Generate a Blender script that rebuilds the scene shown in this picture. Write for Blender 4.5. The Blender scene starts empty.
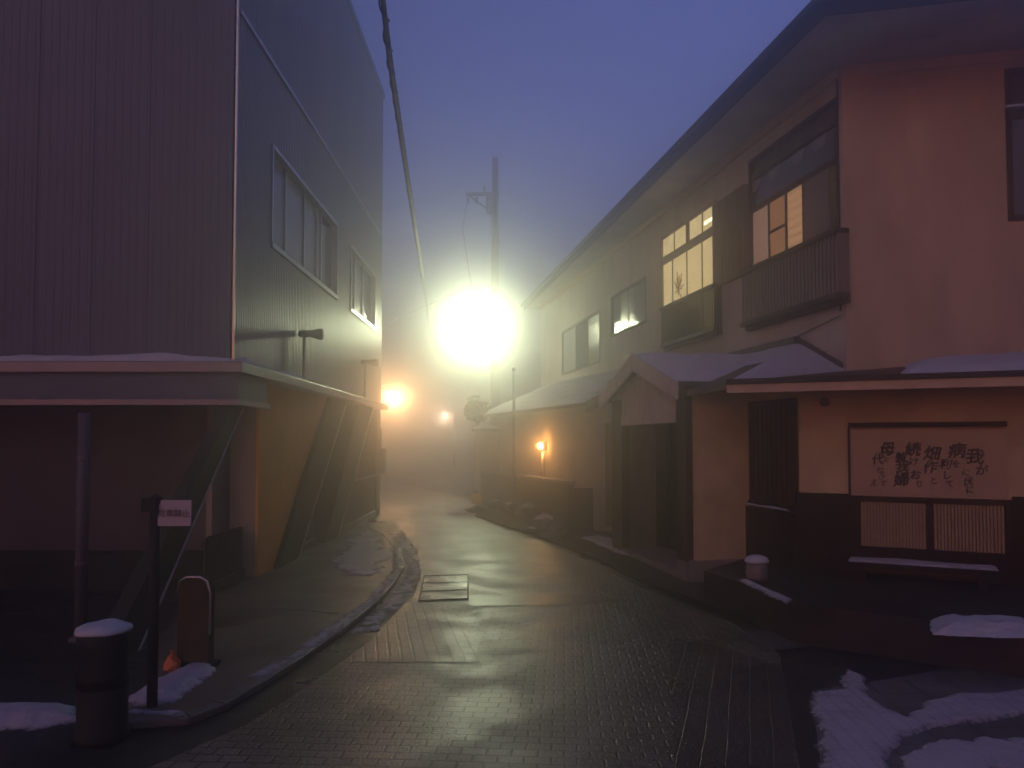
import bpy, math, random
from mathutils import Vector, noise
random.seed(7)
R = math.radians
sc = bpy.context.scene
col = sc.collection

# ------------------------------------------------------------------ camera
F, CX, CY, HOR, PITCH, EYE = 770.0, 512.0, 384.0, 442.0, R(2.2), 1.7
SPX = HOR - CY - F * math.tan(PITCH)
cd = bpy.data.cameras.new('camera'); cam = bpy.data.objects.new('camera', cd); col.objects.link(cam)
cam.location = (0, 0, EYE); cam.rotation_euler = (math.pi / 2 + PITCH, 0, 0)
cd.sensor_width = 36; cd.lens = F / 1024 * 36; cd.shift_y = SPX / 1024; cd.clip_end = 2000; cd.clip_start = .05
sc.camera = cam

def ray(px, py):
    dx = (px - CX) / F; dv = -(py - CY - SPX) / F
    Y = math.cos(PITCH) - dv * math.sin(PITCH); Z = math.sin(PITCH) + dv * math.cos(PITCH)
    return dx / Y, Z / Y
def P(px, py, Y):
    a, b = ray(px, py); return Vector((a * Y, Y, EYE + b * Y))
def G(px, py, z=0.0):
    a, b = ray(px, py); Y = (z - EYE) / b; return Vector((a * Y, Y, z))

# ------------------------------------------------------------------ materials
def mat(name, color, rough=.7, var=.25, vscale=3.0, bump=.15, bscale=40.0, metal=0.0, color2=None, stretch=(1, 1, 1), spec=.5, coat=0):
    m = bpy.data.materials.new(name); m.use_nodes = True
    nt = m.node_tree; N = nt.nodes; L = nt.links; b = N['Principled BSDF']
    b.inputs['Roughness'].default_value = rough; b.inputs['Metallic'].default_value = metal
    b.inputs['Specular IOR Level'].default_value = spec; b.inputs['Coat Weight'].default_value = coat
    if name in ('dark_wood', 'mauve_grey_wall', 'terrace_paving', 'dark_gravel_verge', 'dark_metal', 'rusty_brown_board', 'olive_grey_panel', 'roof_metal', 'brown_wood', 'salmon_stucco', 'warm_cream_stucco', 'wet_asphalt'): b.inputs['Specular IOR Level'].default_value = .12
    tc = N.new('ShaderNodeTexCoord'); mp = N.new('ShaderNodeMapping'); L.new(tc.outputs['Object'], mp.inputs[0])
    mp.inputs['Scale'].default_value = stretch
    n1 = N.new('ShaderNodeTexNoise'); n1.inputs['Scale'].default_value = vscale; n1.inputs['Detail'].default_value = 6
    n1.inputs['Roughness'].default_value = .65
    L.new(mp.outputs[0], n1.inputs['Vector'])
    mx = N.new('ShaderNodeMix'); mx.data_type = 'RGBA'
    c2 = color2 or tuple(c * (1 - var) for c in color); c1 = color if color2 else tuple(min(1, c * (1 + var * .6)) for c in color)
    mx.inputs[6].default_value = (*c1, 1); mx.inputs[7].default_value = (*c2, 1)
    rp = N.new('ShaderNodeMapRange'); rp.inputs[1].default_value = .35; rp.inputs[2].default_value = .65
    L.new(n1.outputs[0], rp.inputs[0]); L.new(rp.outputs[0], mx.inputs[0]); L.new(mx.outputs[2], b.inputs['Base Color'])
    if bump:
        n2 = N.new('ShaderNodeTexNoise'); n2.inputs['Scale'].default_value = bscale; n2.inputs['Detail'].default_value = 4
        L.new(mp.outputs[0], n2.inputs['Vector'])
        bp = N.new('ShaderNodeBump'); bp.inputs['Strength'].default_value = bump; bp.inputs['Distance'].default_value = .02
        L.new(n2.outputs[0], bp.inputs['Height']); L.new(bp.outputs[0], b.inputs['Normal'])
    return m

def emis(name, color, strength, sampling='AUTO', pattern=None):
    m = bpy.data.materials.new(name); m.use_nodes = True
    nt = m.node_tree; N = nt.nodes; L = nt.links; b = N['Principled BSDF']
    b.inputs['Base Color'].default_value = (*[c * .5 for c in color], 1); b.inputs['Roughness'].default_value = .25
    b.inputs['Emission Color'].default_value = (*color, 1); b.inputs['Emission Strength'].default_value = strength
    tc = N.new('ShaderNodeTexCoord')
    if pattern:
        mr = N.new('ShaderNodeMapRange'); mr.inputs[3].default_value = strength * pattern[2]; mr.inputs[4].default_value = strength
        if pattern[0] == 'slats':
            w = N.new('ShaderNodeTexWave'); w.wave_type = 'BANDS'; w.bands_direction = 'Z'; w.inputs['Scale'].default_value = pattern[1]
            L.new(tc.outputs['Object'], w.inputs['Vector']); L.new(w.outputs[1], mr.inputs[0])
        else:
            w = N.new('ShaderNodeTexNoise'); w.inputs['Scale'].default_value = pattern[1]; w.inputs['Detail'].default_value = 3
            L.new(tc.outputs['Object'], w.inputs['Vector']); L.new(w.outputs[0], mr.inputs[0]); mr.inputs[1].default_value = .3; mr.inputs[2].default_value = .7
        L.new(mr.outputs[0], b.inputs['Emission Strength'])
    m.cycles.emission_sampling = sampling
    return m

def wet(m, lo=.12, hi=.5, scale=1.3, stretch=(1, 1, 1)):
    nt = m.node_tree; N = nt.nodes; L = nt.links; b = N['Principled BSDF']
    tc = N.new('ShaderNodeTexCoord'); mp = N.new('ShaderNodeMapping'); mp.inputs['Scale'].default_value = stretch
    L.new(tc.outputs['Object'], mp.inputs[0])
    n = N.new('ShaderNodeTexNoise'); n.inputs['Scale'].default_value = scale; n.inputs['Detail'].default_value = 7; n.inputs['Roughness'].default_value = .6
    L.new(mp.outputs[0], n.inputs['Vector'])
    mr = N.new('ShaderNodeMapRange'); mr.inputs[1].default_value = .38; mr.inputs[2].default_value = .62
    mr.inputs[3].default_value = lo; mr.inputs[4].default_value = hi
    L.new(n.outputs[0], mr.inputs[0]); L.new(mr.outputs[0], b.inputs['Roughness'])
    return m

def brick_mat(name, c1, c2, mortar, bw, bh, rot=0.0, mort=.012, offset=.5, lo=.30, hi=.48):
    m = bpy.data.materials.new(name); m.use_nodes = True
    nt = m.node_tree; N = nt.nodes; L = nt.links; b = N['Principled BSDF']
    b.inputs['Specular IOR Level'].default_value = .5
    tc = N.new('ShaderNodeTexCoord'); mp = N.new('ShaderNodeMapping'); mp.inputs['Rotation'].default_value = (0, 0, rot)
    L.new(tc.outputs['Object'], mp.inputs[0])
    nz = N.new('ShaderNodeTexNoise'); nz.inputs['Scale'].default_value = 2.2
    L.new(mp.outputs[0], nz.inputs['Vector'])
    va = N.new('ShaderNodeVectorMath'); va.operation = 'MULTIPLY_ADD'; va.inputs[1].default_value = (.02, .02, 0)
    L.new(nz.outputs[1], va.inputs[0]); L.new(mp.outputs[0], va.inputs[2])
    br = N.new('ShaderNodeTexBrick'); br.inputs['Scale'].default_value = 1.0; br.offset = offset
    br.inputs['Brick Width'].default_value = bw; br.inputs['Row Height'].default_value = bh
    br.inputs['Mortar Size'].default_value = mort; br.inputs['Mortar Smooth'].default_value = .35
    br.inputs['Color1'].default_value = (*c1, 1); br.inputs['Color2'].default_value = (*c2, 1); br.inputs['Mortar'].default_value = (*mortar, 1)
    L.new(va.outputs[0], br.inputs['Vector'])
    n1 = N.new('ShaderNodeTexNoise'); n1.inputs['Scale'].default_value = .9; n1.inputs['Detail'].default_value = 8; n1.inputs['Roughness'].default_value = .65
    L.new(tc.outputs['Object'], n1.inputs['Vector'])
    mr = N.new('ShaderNodeMapRange'); mr.inputs[1].default_value = .35; mr.inputs[2].default_value = .65; mr.inputs[3].default_value = .55; mr.inputs[4].default_value = 1.25
    L.new(n1.outputs[0], mr.inputs[0])
    ml = N.new('ShaderNodeVectorMath'); ml.operation = 'SCALE'; L.new(br.outputs[0], ml.inputs[0]); L.new(mr.outputs[0], ml.inputs[3])
    L.new(ml.outputs[0], b.inputs['Base Color'])
    n3 = N.new('ShaderNodeTexNoise'); n3.inputs['Scale'].default_value = 1.7; n3.inputs['Detail'].default_value = 7
    mp3 = N.new('ShaderNodeMapping'); mp3.inputs['Scale'].default_value = (1, 1, 1); L.new(tc.outputs['Object'], mp3.inputs[0]); L.new(mp3.outputs[0], n3.inputs['Vector'])
    rr = N.new('ShaderNodeMapRange'); rr.inputs[1].default_value = .38; rr.inputs[2].default_value = .62; rr.inputs[3].default_value = lo; rr.inputs[4].default_value = hi
    L.new(n3.outputs[0], rr.inputs[0]); L.new(rr.outputs[0], b.inputs['Roughness'])
    n4 = N.new('ShaderNodeTexNoise'); n4.inputs['Scale'].default_value = 55; L.new(tc.outputs['Object'], n4.inputs['Vector'])
    b1 = N.new('ShaderNodeBump'); b1.inputs['Strength'].default_value = .35; b1.inputs['Distance'].default_value = .012; b1.invert = True
    L.new(br.outputs[1], b1.inputs['Height'])
    b2 = N.new('ShaderNodeBump'); b2.inputs['Strength'].default_value = .35; b2.inputs['Distance'].default_value = .01
    L.new(n4.outputs[0], b2.inputs['Height']); L.new(b1.outputs[0], b2.inputs['Normal']); L.new(b2.outputs[0], b.inputs['Normal'])
    return m

M = {}
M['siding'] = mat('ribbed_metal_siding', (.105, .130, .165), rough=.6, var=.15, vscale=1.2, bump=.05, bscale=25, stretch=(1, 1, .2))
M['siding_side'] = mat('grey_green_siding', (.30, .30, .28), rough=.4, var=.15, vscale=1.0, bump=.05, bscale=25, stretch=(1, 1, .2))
M['steel_trim'] = mat('steel_trim', (.20, .21, .24), rough=.35, metal=.3, var=.1, bump=.05)
M['alu'] = mat('aluminium', (.5, .5, .48), rough=.3, metal=.7, var=.08, bump=.02)
M['dark_metal'] = mat('dark_metal', (.028, .028, .028), rough=.6, metal=.1, var=.2)
M['grey_metal'] = mat('grey_metal', (.16, .15, .15), rough=.5, metal=.3, var=.2)
M['pale_pipe'] = mat('pale_pipe', (.10, .09, .09), rough=.6, var=.4, vscale=9, bump=.1)
M['beige_wall'] = mat('beige_render', (.42, .34, .24), rough=.85, var=.18, vscale=1.5, bump=.25, bscale=70, stretch=(1, 1, .5))
M['orange_wall'] = mat('ochre_render', (.90, .46, .09), rough=.8, var=.12, vscale=1.2, bump=.2, bscale=70)
M['fin'] = mat('olive_grey_panel', (.040, .044, .028), rough=.6, var=.2, vscale=1.5, bump=.1)
M['under_wall'] = mat('mauve_grey_wall', (.11, .09, .09), rough=.8, var=.2, vscale=1.0, bump=.15, stretch=(1, 1, .3))
M['hedge_fence'] = mat('dark_green_slats', (.030, .042, .026), rough=.7, var=.35, vscale=8, bump=.3)
M['snow'] = mat('snow', (.56, .58, .58), rough=.65, var=.10, vscale=6, bump=.55, bscale=22)
M['dirty_snow'] = mat('dirty_snow', (.66, .65, .66), color2=(.38, .37, .36), rough=.7, vscale=7, bump=.6, bscale=30)
M['asphalt'] = wet(mat('wet_asphalt', (.030, .029, .028), rough=.5, var=.35, vscale=2.0, bump=.5, bscale=120), .22, .6)
M['sidewalk'] = wet(mat('wet_sidewalk', (.12, .088, .055), rough=.5, var=.35, vscale=1.4, bump=.4, bscale=80), .28, .65)
M['kerb'] = wet(mat('kerb_concrete', (.12, .11, .095), rough=.6, var=.3, vscale=5, bump=.4), .35, .7)
M['soil'] = mat('dark_gravel_verge', (.040, .036, .028), rough=.95, var=.5, vscale=12, bump=1.0, bscale=60)
M['pave'] = brick_mat('brick_paving', (.20, .180, .115), (.130, .116, .074), (.026, .024, .018), .142, .094, rot=R(4), mort=.008)
M['pave_rot'] = brick_mat('brick_paving_turned', (.155, .138, .090), (.115, .100, .066), (.040, .035, .026), .19, .095, rot=R(79.4), offset=.5)
M['pave_rot2'] = brick_mat('brick_paving_border', (.085, .070, .052), (.065, .054, .040), (.075, .062, .048), .19, .125, rot=R(107), offset=.5, mort=.005)
M['tile'] = brick_mat('footway_tiles', (.16, .14, .13), (.12, .11, .10), (.03, .03, .03), .30, .30, rot=R(4), offset=0, mort=.008, lo=.4, hi=.8)
M['stucco'] = mat('cream_stucco', (.50, .47, .40), rough=.9, var=.25, vscale=1.3, bump=.4, bscale=90, stretch=(1, 1, .35))
M['pink_stucco'] = mat('salmon_stucco', (.50, .39, .27), rough=.9, var=.22, vscale=1.6, bump=.45, bscale=90, stretch=(1, 1, .35))
M['ochre_stucco'] = mat('warm_cream_stucco', (.56, .44, .25), rough=.9, var=.22, vscale=1.8, bump=.3, bscale=90)
M['soffit'] = mat('eave_boards', (.09, .07, .055), rough=.8, var=.25, vscale=4, bump=.2)
M['fascia'] = mat('fascia_board', (.55, .42, .27), rough=.7, var=.15, vscale=5, bump=.15)
M['roof'] = mat('roof_metal', (.05, .045, .045), rough=.5, var=.25, vscale=3, bump=.2)
M['dark_wood'] = mat('dark_wood', (.020, .013, .011), rough=.65, var=.4, vscale=8, bump=.3, stretch=(1, 1, .25))
M['brown_wood'] = mat('brown_wood', (.13, .085, .045), rough=.7, var=.35, vscale=7, bump=.3, stretch=(1, 1, .2))
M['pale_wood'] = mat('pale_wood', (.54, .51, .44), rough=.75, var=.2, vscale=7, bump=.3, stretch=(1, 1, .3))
M['grey_wood'] = mat('weathered_wood', (.19, .165, .13), rough=.75, var=.3, vscale=7, bump=.3, stretch=(1, 1, .3))
M['rail'] = mat('painted_rail', (.16, .135, .125), rough=.5, var=.2, vscale=9)
M['plaster_board'] = mat('board_plaster', (.46, .34, .22), rough=.85, var=.10, vscale=2, bump=.15)
M['ink'] = mat('ink', (.018, .012, .012), rough=.6, var=.3, vscale=20, bump=0)
M['lattice'] = mat('lattice_wood', (.36, .255, .14), rough=.7, var=.2, vscale=10)
M['stone'] = mat('rough_stone', (.20, .18, .16), rough=.85, var=.35, vscale=6, bump=.6, bscale=25)
M['white_wall'] = mat('white_render', (.50, .46, .37), rough=.85, var=.15, vscale=1.6, bump=.25, bscale=80)
M['olive_door'] = mat('olive_door', (.12, .095, .03), rough=.6, var=.3, vscale=5)
M['sign_white'] = mat('sign_face', (.42, .38, .41), rough=.5, var=.1, bump=0)
M['sign_ink'] = mat('sign_ink', (.08, .07, .08), rough=.5, bump=0)
M['yellow'] = mat('yellow_plastic', (.75, .45, .05), rough=.45, var=.1)
M['orange_bag'] = mat('orange_plastic', (.70, .20, .04), rough=.5, var=.2)
M['rust'] = mat('rusty_brown_board', (.07, .05, .03), rough=.7, var=.4, vscale=5, bump=.3)
M['concrete_pole'] = mat('concrete_pole', (.20, .19, .17), rough=.8, var=.2)
M['wet_pipe'] = mat('wet_pipe', (.5, .42, .3), rough=.16, metal=.6, var=.1, bump=0)
M['cable'] = mat('black_cable', (.02, .02, .02), rough=.6, bump=0)
M['leaf'] = mat('dark_leaves', (.05, .06, .03), rough=.7, var=.4, vscale=20, bump=0)

def snow_cover(name, base, tiles=False, soft=.05):
    m = mat(name, base, rough=.6, var=.12, vscale=5, bump=.5, bscale=25)
    nt = m.node_tree; N = nt.nodes; L = nt.links; b = N['Principled BSDF']
    tc = N.new('ShaderNodeTexCoord'); at = N.new('ShaderNodeAttribute'); at.attribute_name = 'edge'
    n = N.new('ShaderNodeTexNoise'); n.inputs['Scale'].default_value = 22; n.inputs['Detail'].default_value = 6; n.inputs['Roughness'].default_value = .7
    L.new(tc.outputs['Object'], n.inputs['Vector'])
    ma = N.new('ShaderNodeMath'); ma.operation = 'MULTIPLY_ADD'; ma.inputs[1].default_value = soft * 2.4; ma.inputs[2].default_value = -soft * .75
    L.new(n.outputs[0], ma.inputs[0]); ad = N.new('ShaderNodeMath'); ad.operation = 'ADD'; L.new(ma.outputs[0], ad.inputs[0]); L.new(at.outputs['Fac'], ad.inputs[1])
    mr = N.new('ShaderNodeMapRange'); mr.inputs[1].default_value = .0; mr.inputs[2].default_value = soft; L.new(ad.outputs[0], mr.inputs[0])
    out = mr.outputs[0]
    if tiles:
        mp = N.new('ShaderNodeMapping'); mp.inputs['Rotation'].default_value = (0, 0, R(4)); L.new(tc.outputs['Object'], mp.inputs[0])
        br = N.new('ShaderNodeTexBrick'); br.offset = 0; br.inputs['Scale'].default_value = 1; br.inputs['Brick Width'].default_value = .10; br.inputs['Row Height'].default_value = .30
        br.inputs['Mortar Size'].default_value = .012; br.inputs['Mortar Smooth'].default_value = 1.0; L.new(mp.outputs[0], br.inputs['Vector'])
        n2 = N.new('ShaderNodeTexNoise'); n2.inputs['Scale'].default_value = 2.5; L.new(tc.outputs['Object'], n2.inputs['Vector'])
        r2 = N.new('ShaderNodeMapRange'); r2.inputs[1].default_value = .42; r2.inputs[2].default_value = .6; r2.inputs[3].default_value = .15; r2.inputs[4].default_value = .28; L.new(n2.outputs[0], r2.inputs[0])
        mu = N.new('ShaderNodeMath'); mu.operation = 'MULTIPLY'; L.new(br.outputs[1], mu.inputs[0]); L.new(r2.outputs[0], mu.inputs[1])
        sb = N.new('ShaderNodeMath'); sb.operation = 'SUBTRACT'; sb.use_clamp = True; L.new(mr.outputs[0], sb.inputs[0]); L.new(mu.outputs[0], sb.inputs[1]); out = sb.outputs[0]
    L.new(out, b.inputs['Alpha'])
    return m
M['ground_snow'] = snow_cover('ground_snow', (.50, .47, .48)); M['tile_snow'] = snow_cover('snow_over_tiles', (.50, .46, .47), True, .07)
M['dirty_ground_snow'] = snow_cover('dirty_ground_snow', (.42, .41, .39), soft=.10)
def glass_mat(name, tint, rough):
    m = bpy.data.materials.new(name); m.use_nodes = True
    nt = m.node_tree; N = nt.nodes; L = nt.links; b = N['Principled BSDF']
    b.inputs['Base Color'].default_value = (*tint, 1); b.inputs['Roughness'].default_value = rough; b.inputs['Specular IOR Level'].default_value = .9
    tc = N.new('ShaderNodeTexCoord'); n = N.new('ShaderNodeTexNoise'); n.inputs['Scale'].default_value = 1.5
    L.new(tc.outputs['Object'], n.inputs['Vector']); bp = N.new('ShaderNodeBump'); bp.inputs['Strength'].default_value = .03; bp.inputs['Distance'].default_value = .02
    L.new(n.outputs[0], bp.inputs['Height']); L.new(bp.outputs[0], b.inputs['Normal'])
    return m
M['glass_dark'] = glass_mat('dark_window_glass', (.05, .055, .055), .10)
M['glass_pale'] = glass_mat('frosted_window_glass', (.34, .34, .30), .22)
M['glass_mid'] = glass_mat('curtained_window_glass', (.16, .17, .15), .05)
M['lit_cream'] = emis('lit_cream_pane', (1.0, .76, .34), .80, pattern=('noise', 2.2, .80))
M['lit_bright'] = emis('lit_transom_pane', (1.0, .78, .36), .85, pattern=('noise', 4, .75))
M['lit_tube'] = emis('ceiling_light_seen', (1.0, .85, .5), 3.0)
M['lit_amber'] = emis('lit_amber_pane', (1.0, .48, .18), .21, pattern=('noise', 2.5, .7))
M['lit_slats'] = emis('lit_blind', (1.0, .55, .25), .42, pattern=('slats', 2.4, .70))
M['lit_pale'] = emis('lit_pale_pane', (1.0, .60, .38), .20, pattern=('noise', 2, .8))

# ------------------------------------------------------------------ mesh builder
def origin_of(o):
    v = Vector((0, 0, 0))
    while o is not None:
        v += Vector(o.location); o = o.parent
    return v

class MB:
    def __init__(s): s.v = []; s.f = []
    def add(s, vs, fs):
        b = len(s.v); s.v += [Vector(v) for v in vs]; s.f += [tuple(b + i for i in f) for f in fs]; return s
    def box(s, x0, x1, y0, y1, z0, z1):
        return s.hexa([(x0, y0, z0), (x1, y0, z0), (x1, y1, z0), (x0, y1, z0), (x0, y0, z1), (x1, y0, z1), (x1, y1, z1), (x0, y1, z1)])
    def hexa(s, p):
        return s.add(p, [(0, 3, 2, 1), (4, 5, 6, 7), (0, 1, 5, 4), (1, 2, 6, 5), (2, 3, 7, 6), (3, 0, 4, 7)])
    def prism(s, poly, off):      # polygon (list of 3D) swept by vector off
        n = len(poly); off = Vector(off); a = [Vector(p) for p in poly]; b = [p + off for p in a]
        return s.add(a + b, [tuple(range(n))[::-1], tuple(range(n, 2 * n))] + [(i, (i + 1) % n, n + (i + 1) % n, n + i) for i in range(n)])
    def tube(s, pts, rad, n=10, cap=True):
        pts = [Vector(p) for p in pts]; rads = rad if isinstance(rad, (list, tuple)) else [rad] * len(pts); vs = []
        for i, p in enumerate(pts):
            d = (pts[min(i + 1, len(pts) - 1)] - pts[max(i - 1, 0)]).normalized()
            up = Vector((0, 0, 1)) if abs(d.z) < .95 else Vector((1, 0, 0))
            a = d.cross(up).normalized(); b = d.cross(a)
            vs += [p + (a * math.cos(2 * math.pi * k / n) + b * math.sin(2 * math.pi * k / n)) * rads[i] for k in range(n)]
        fs = [(i * n + k, i * n + (k + 1) % n, (i + 1) * n + (k + 1) % n, (i + 1) * n + k) for i in range(len(pts) - 1) for k in range(n)]
        if cap: fs += [tuple(range(n))[::-1], tuple(range((len(pts) - 1) * n, len(pts) * n))]
        return s.add(vs, fs)
    def lathe(s, c, prof, n=20, sx=1, sy=1):
        c = Vector(c); vs = []
        for r, z in prof: vs += [c + Vector((r * sx * math.cos(2 * math.pi * k / n), r * sy * math.sin(2 * math.pi * k / n), z)) for k in range(n)]
        m = len(prof)
        fs = [(i * n + k, i * n + (k + 1) % n, (i + 1) * n + (k + 1) % n, (i + 1) * n + k) for i in range(m - 1) for k in range(n)]
        fs += [tuple(range(n))[::-1], tuple(range((m - 1) * n, m * n))]
        return s.add(vs, fs)
    def build(s, name, m, parent=None, smooth=False, bevel=0, base=None):
        if parent is None:
            if base is None:
                xs = [v.x for v in s.v]; ys = [v.y for v in s.v]; zs = [v.z for v in s.v]
                base = Vector(((min(xs) + max(xs)) / 2, (min(ys) + max(ys)) / 2, min(zs)))
            o0 = Vector(base)
        else: o0 = origin_of(parent)
        me = bpy.data.meshes.new(name); me.from_pydata([v - o0 for v in s.v], [], s.f); me.update()
        me.materials.append(M[m] if isinstance(m, str) else m)
        if smooth:
            for p in me.polygons: p.use_smooth = True
        o = bpy.data.objects.new(name, me); col.objects.link(o)
        if parent is None: o.location = o0
        else: o.parent = parent
        if bevel:
            b = o.modifiers.new('bevel', 'BEVEL'); b.width = bevel; b.segments = 2; b.limit_method = 'ANGLE'
        import bmesh
        bm = bmesh.new(); bm.from_mesh(me); bmesh.ops.recalc_face_normals(bm, faces=bm.faces); bm.to_mesh(me); bm.free()
        return o

def tag(o, label=None, cat=None, group=None, kind=None):
    if label: o['label'] = label
    if cat: o['category'] = cat
    if group: o['group'] = group
    if kind: o['kind'] = kind
    return o
def thing(name, loc, label, cat, group=None):
    o = bpy.data.objects.new(name, None); o.location = loc; o.empty_display_size = .2; col.objects.link(o)
    return tag(o, label, cat, group)
def copy_thing(o, loc, label, parent=None, rz=None):
    c = o.copy(); col.objects.link(c); c.parent = parent
    if parent is None:
        c.location = loc; c['label'] = label
        if rz is not None: c.rotation_euler.z = rz
    for ch in list(o.children): copy_thing(ch, None, None, c)
    return c

class Wall:     # vertical plane: origin (x,y), direction along, outward normal side
    def __init__(s, o, d, out):
        s.o = Vector((o[0], o[1], 0)); s.d = Vector((d[0], d[1], 0)).normalized()
        n = Vector((s.d.y, -s.d.x, 0)); s.n = n if n.dot(Vector((out[0], out[1], 0))) > 0 else -n
    def p(s, u, z, d=0): return s.o + s.d * u + s.n * d + Vector((0, 0, z))
    def uz(s, px, py):
        a, b = ray(px, py); r = Vector((a, 1, b)); c = Vector((0, 0, EYE))
        t = s.n.dot(s.o - c) / s.n.dot(r); q = c + r * t
        return (q - s.o).dot(s.d), q.z
    def u(s, px): return s.uz(px, HOR)[0]
    def box(s, mb, u0, u1, z0, z1, d0, d1):
        return mb.hexa([s.p(u0, z0, d0), s.p(u1, z0, d0), s.p(u1, z0, d1), s.p(u0, z0, d1), s.p(u0, z1, d0), s.p(u1, z1, d0), s.p(u1, z1, d1), s.p(u0, z1, d1)])
    def prism(s, mb, uz, d0, d1):
        return mb.prism([s.p(u, z, d0) for u, z in uz], s.n * (d1 - d0))
    def holed(s, mb, u0, u1, z0, z1, d0, d1, holes):
        us = sorted({u0, u1, *[h[0] for h in holes], *[h[1] for h in holes]})
        for a, b in zip(us, us[1:]):
            hs = sorted([(h[2], h[3]) for h in holes if h[0] <= a + 1e-6 and h[1] >= b - 1e-6]); z = z0
            for h0, h1 in hs:
                if h0 > z: s.box(mb, a, b, z, h0, d0, d1)
                z = h1
            if z < z1: s.box(mb, a, b, z, z1, d0, d1)
        return mb

def ribbed(W, mb, u0, u1, z0, z1, holes, pitch=.16, depth=.014, d=0.0):
    """sheet with shallow vertical grooves, cut round the openings"""
    us = []; k = math.floor(u0 / pitch)
    prof = [(0, 0), (.62, 0), (.70, -1), (.92, -1)]
    def dep(u):
        t = (u / pitch) % 1.0
        if t < .62: return 0
        if t < .70: return -(t - .62) / .08
        if t < .92: return -1
        return -(1 - t) / .08
    pts = {u0, u1}
    while k * pitch < u1:
        for t, _ in prof:
            u = (k + t) * pitch
            if u0 < u < u1: pts.add(u)
        k += 1
    for h in holes: pts |= {h[0], h[1]}
    pts = sorted(pts)
    for a, b in zip(pts, pts[1:]):
        if b - a < 1e-5: continue
        m_ = (a + b) / 2
        hs = sorted([(h[2], h[3]) for h in holes if h[0] <= m_ <= h[1]]); segs = []; z = z0
        for h0, h1 in hs:
            if h0 > z: segs.append((z, h0))
            z = h1
        if z < z1: segs.append((z, z1))
        da, db = d + depth * dep(a + 1e-6), d + depth * dep(b - 1e-6)
        for s0, s1 in segs:
            mb.add([W.p(a, s0, da), W.p(b, s0, db), W.p(b, s1, db), W.p(a, s1, da)], [(0, 1, 2, 3)])

def snow_slab(mb, a, b, c, d, th=.07, nu=14, nv=10, rough=.025, seed=0):
    """snow lying on the quad a b c d (a-b the lower edge), rounded edges"""
    a, b, c, d = map(Vector, (a, b, c, d)); nrm = (b - a).cross(d - a).normalized()
    if nrm.z < 0: nrm = -nrm
    vs = []
    for j in range(nv + 1):
        for i in range(nu + 1):
            u, v = i / nu, j / nv; p = a.lerp(b, u).lerp(d.lerp(c, u), v)
            e = min(1, min(u, 1 - u) * nu * .55, min(v, 1 - v) * nv * .6) ** .5
            h = th * e + rough * e * noise.noise(p * 3 + Vector((seed, 0, 0)))
            vs.append(p + nrm * h + Vector((0, 0, .003)))
    fs = [(j * (nu + 1) + i, j * (nu + 1) + i + 1, (j + 1) * (nu + 1) + i + 1, (j + 1) * (nu + 1) + i) for j in range(nv) for i in range(nu)]
    return mb.add(vs, fs)

def inside(pt, poly):
    x, y = pt; r = False
    for i in range(len(poly)):
        x0, y0 = poly[i]; x1, y1 = poly[i - 1]
        if (y0 > y) != (y1 > y) and x < (x1 - x0) * (y - y0) / (y1 - y0) + x0: r = not r
    return r
def edist(pt, poly):
    m = 1e9
    for i in range(len(poly)):
        a = Vector(poly[i]); b = Vector(poly[i - 1]); p = Vector(pt); ab = b - a
        t = max(0, min(1, (p - a).dot(ab) / max(ab.length_squared, 1e-9))); m = min(m, (a + ab * t - p).length)
    return m
def patch(mb, pts, z, h=.03, step=.045, ragged=.10, freq=3.0, seed=0.0, holes=0.0):
    poly = [(p[0], p[1]) for p in pts]
    x0 = min(p[0] for p in poly) - ragged; x1 = max(p[0] for p in poly) + ragged; y0 = min(p[1] for p in poly) - ragged; y1 = max(p[1] for p in poly) + ragged
    nx, ny = int((x1 - x0) / step) + 2, int((y1 - y0) / step) + 2; idx = {}; vs = []
    def sd(x, y):
        d = edist((x, y), poly); d = d if inside((x, y), poly) else -d
        q = Vector((x * freq, y * freq, seed))
        return d + ragged * (noise.noise(q) + .6 * noise.noise(q * 3.1) + .3 * noise.noise(q * 7)) - holes * max(0, noise.noise(q * 1.7 + Vector((9, 9, 9)))) 
    for j in range(ny):
        for i in range(nx):
            x, y = x0 + i * step, y0 + j * step; s = sd(x, y)
            if s > 0:
                idx[i, j] = len(vs); vs.append((x, y, z + min(h, .004 + s * .45) + (.25 * h * noise.noise(Vector((x * 9, y * 9, 3))) if s > .05 else 0)))
            elif s > -step * 1.2:
                idx[i, j] = len(vs); vs.append((x, y, z - .004))
    mb.sd = {}
    for (i, j), k0 in idx.items(): mb.sd[len(mb.v) + k0] = sd(x0 + i * step, y0 + j * step)
    fs = []
    for j in range(ny - 1):
        for i in range(nx - 1):
            q = [(i, j), (i + 1, j), (i + 1, j + 1), (i, j + 1)]
            k = [idx[c] for c in q if c in idx]
            if len(k) >= 3: fs.append(tuple(k))
    return mb.add(vs, fs)

# ------------------------------------------------------------------ ground, road, pavements
g = MB().add([(-100, -30, 0), (100, -30, 0), (100, 180, 0), (-100, 180, 0)], [(0, 1, 2, 3)])
tag(g.build('ground', 'asphalt', base=(0, 0, 0)), kind='structure')

def sheet(name, pts, z, m, thick=0, kind='structure', parent=None):
    mb = MB()
    if thick: mb.prism([(p[0], p[1], z - thick) for p in pts], (0, 0, thick))
    else: mb.add([(p[0], p[1], z) for p in pts], [tuple(range(len(pts)))])
    o = mb.build(name, m, parent, base=(0, 0, 0) if parent is None else None)
    if kind: tag(o, kind=kind)
    return o
def Gs(l, z=0): return [G(x, y, z) for x, y in l]
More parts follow.
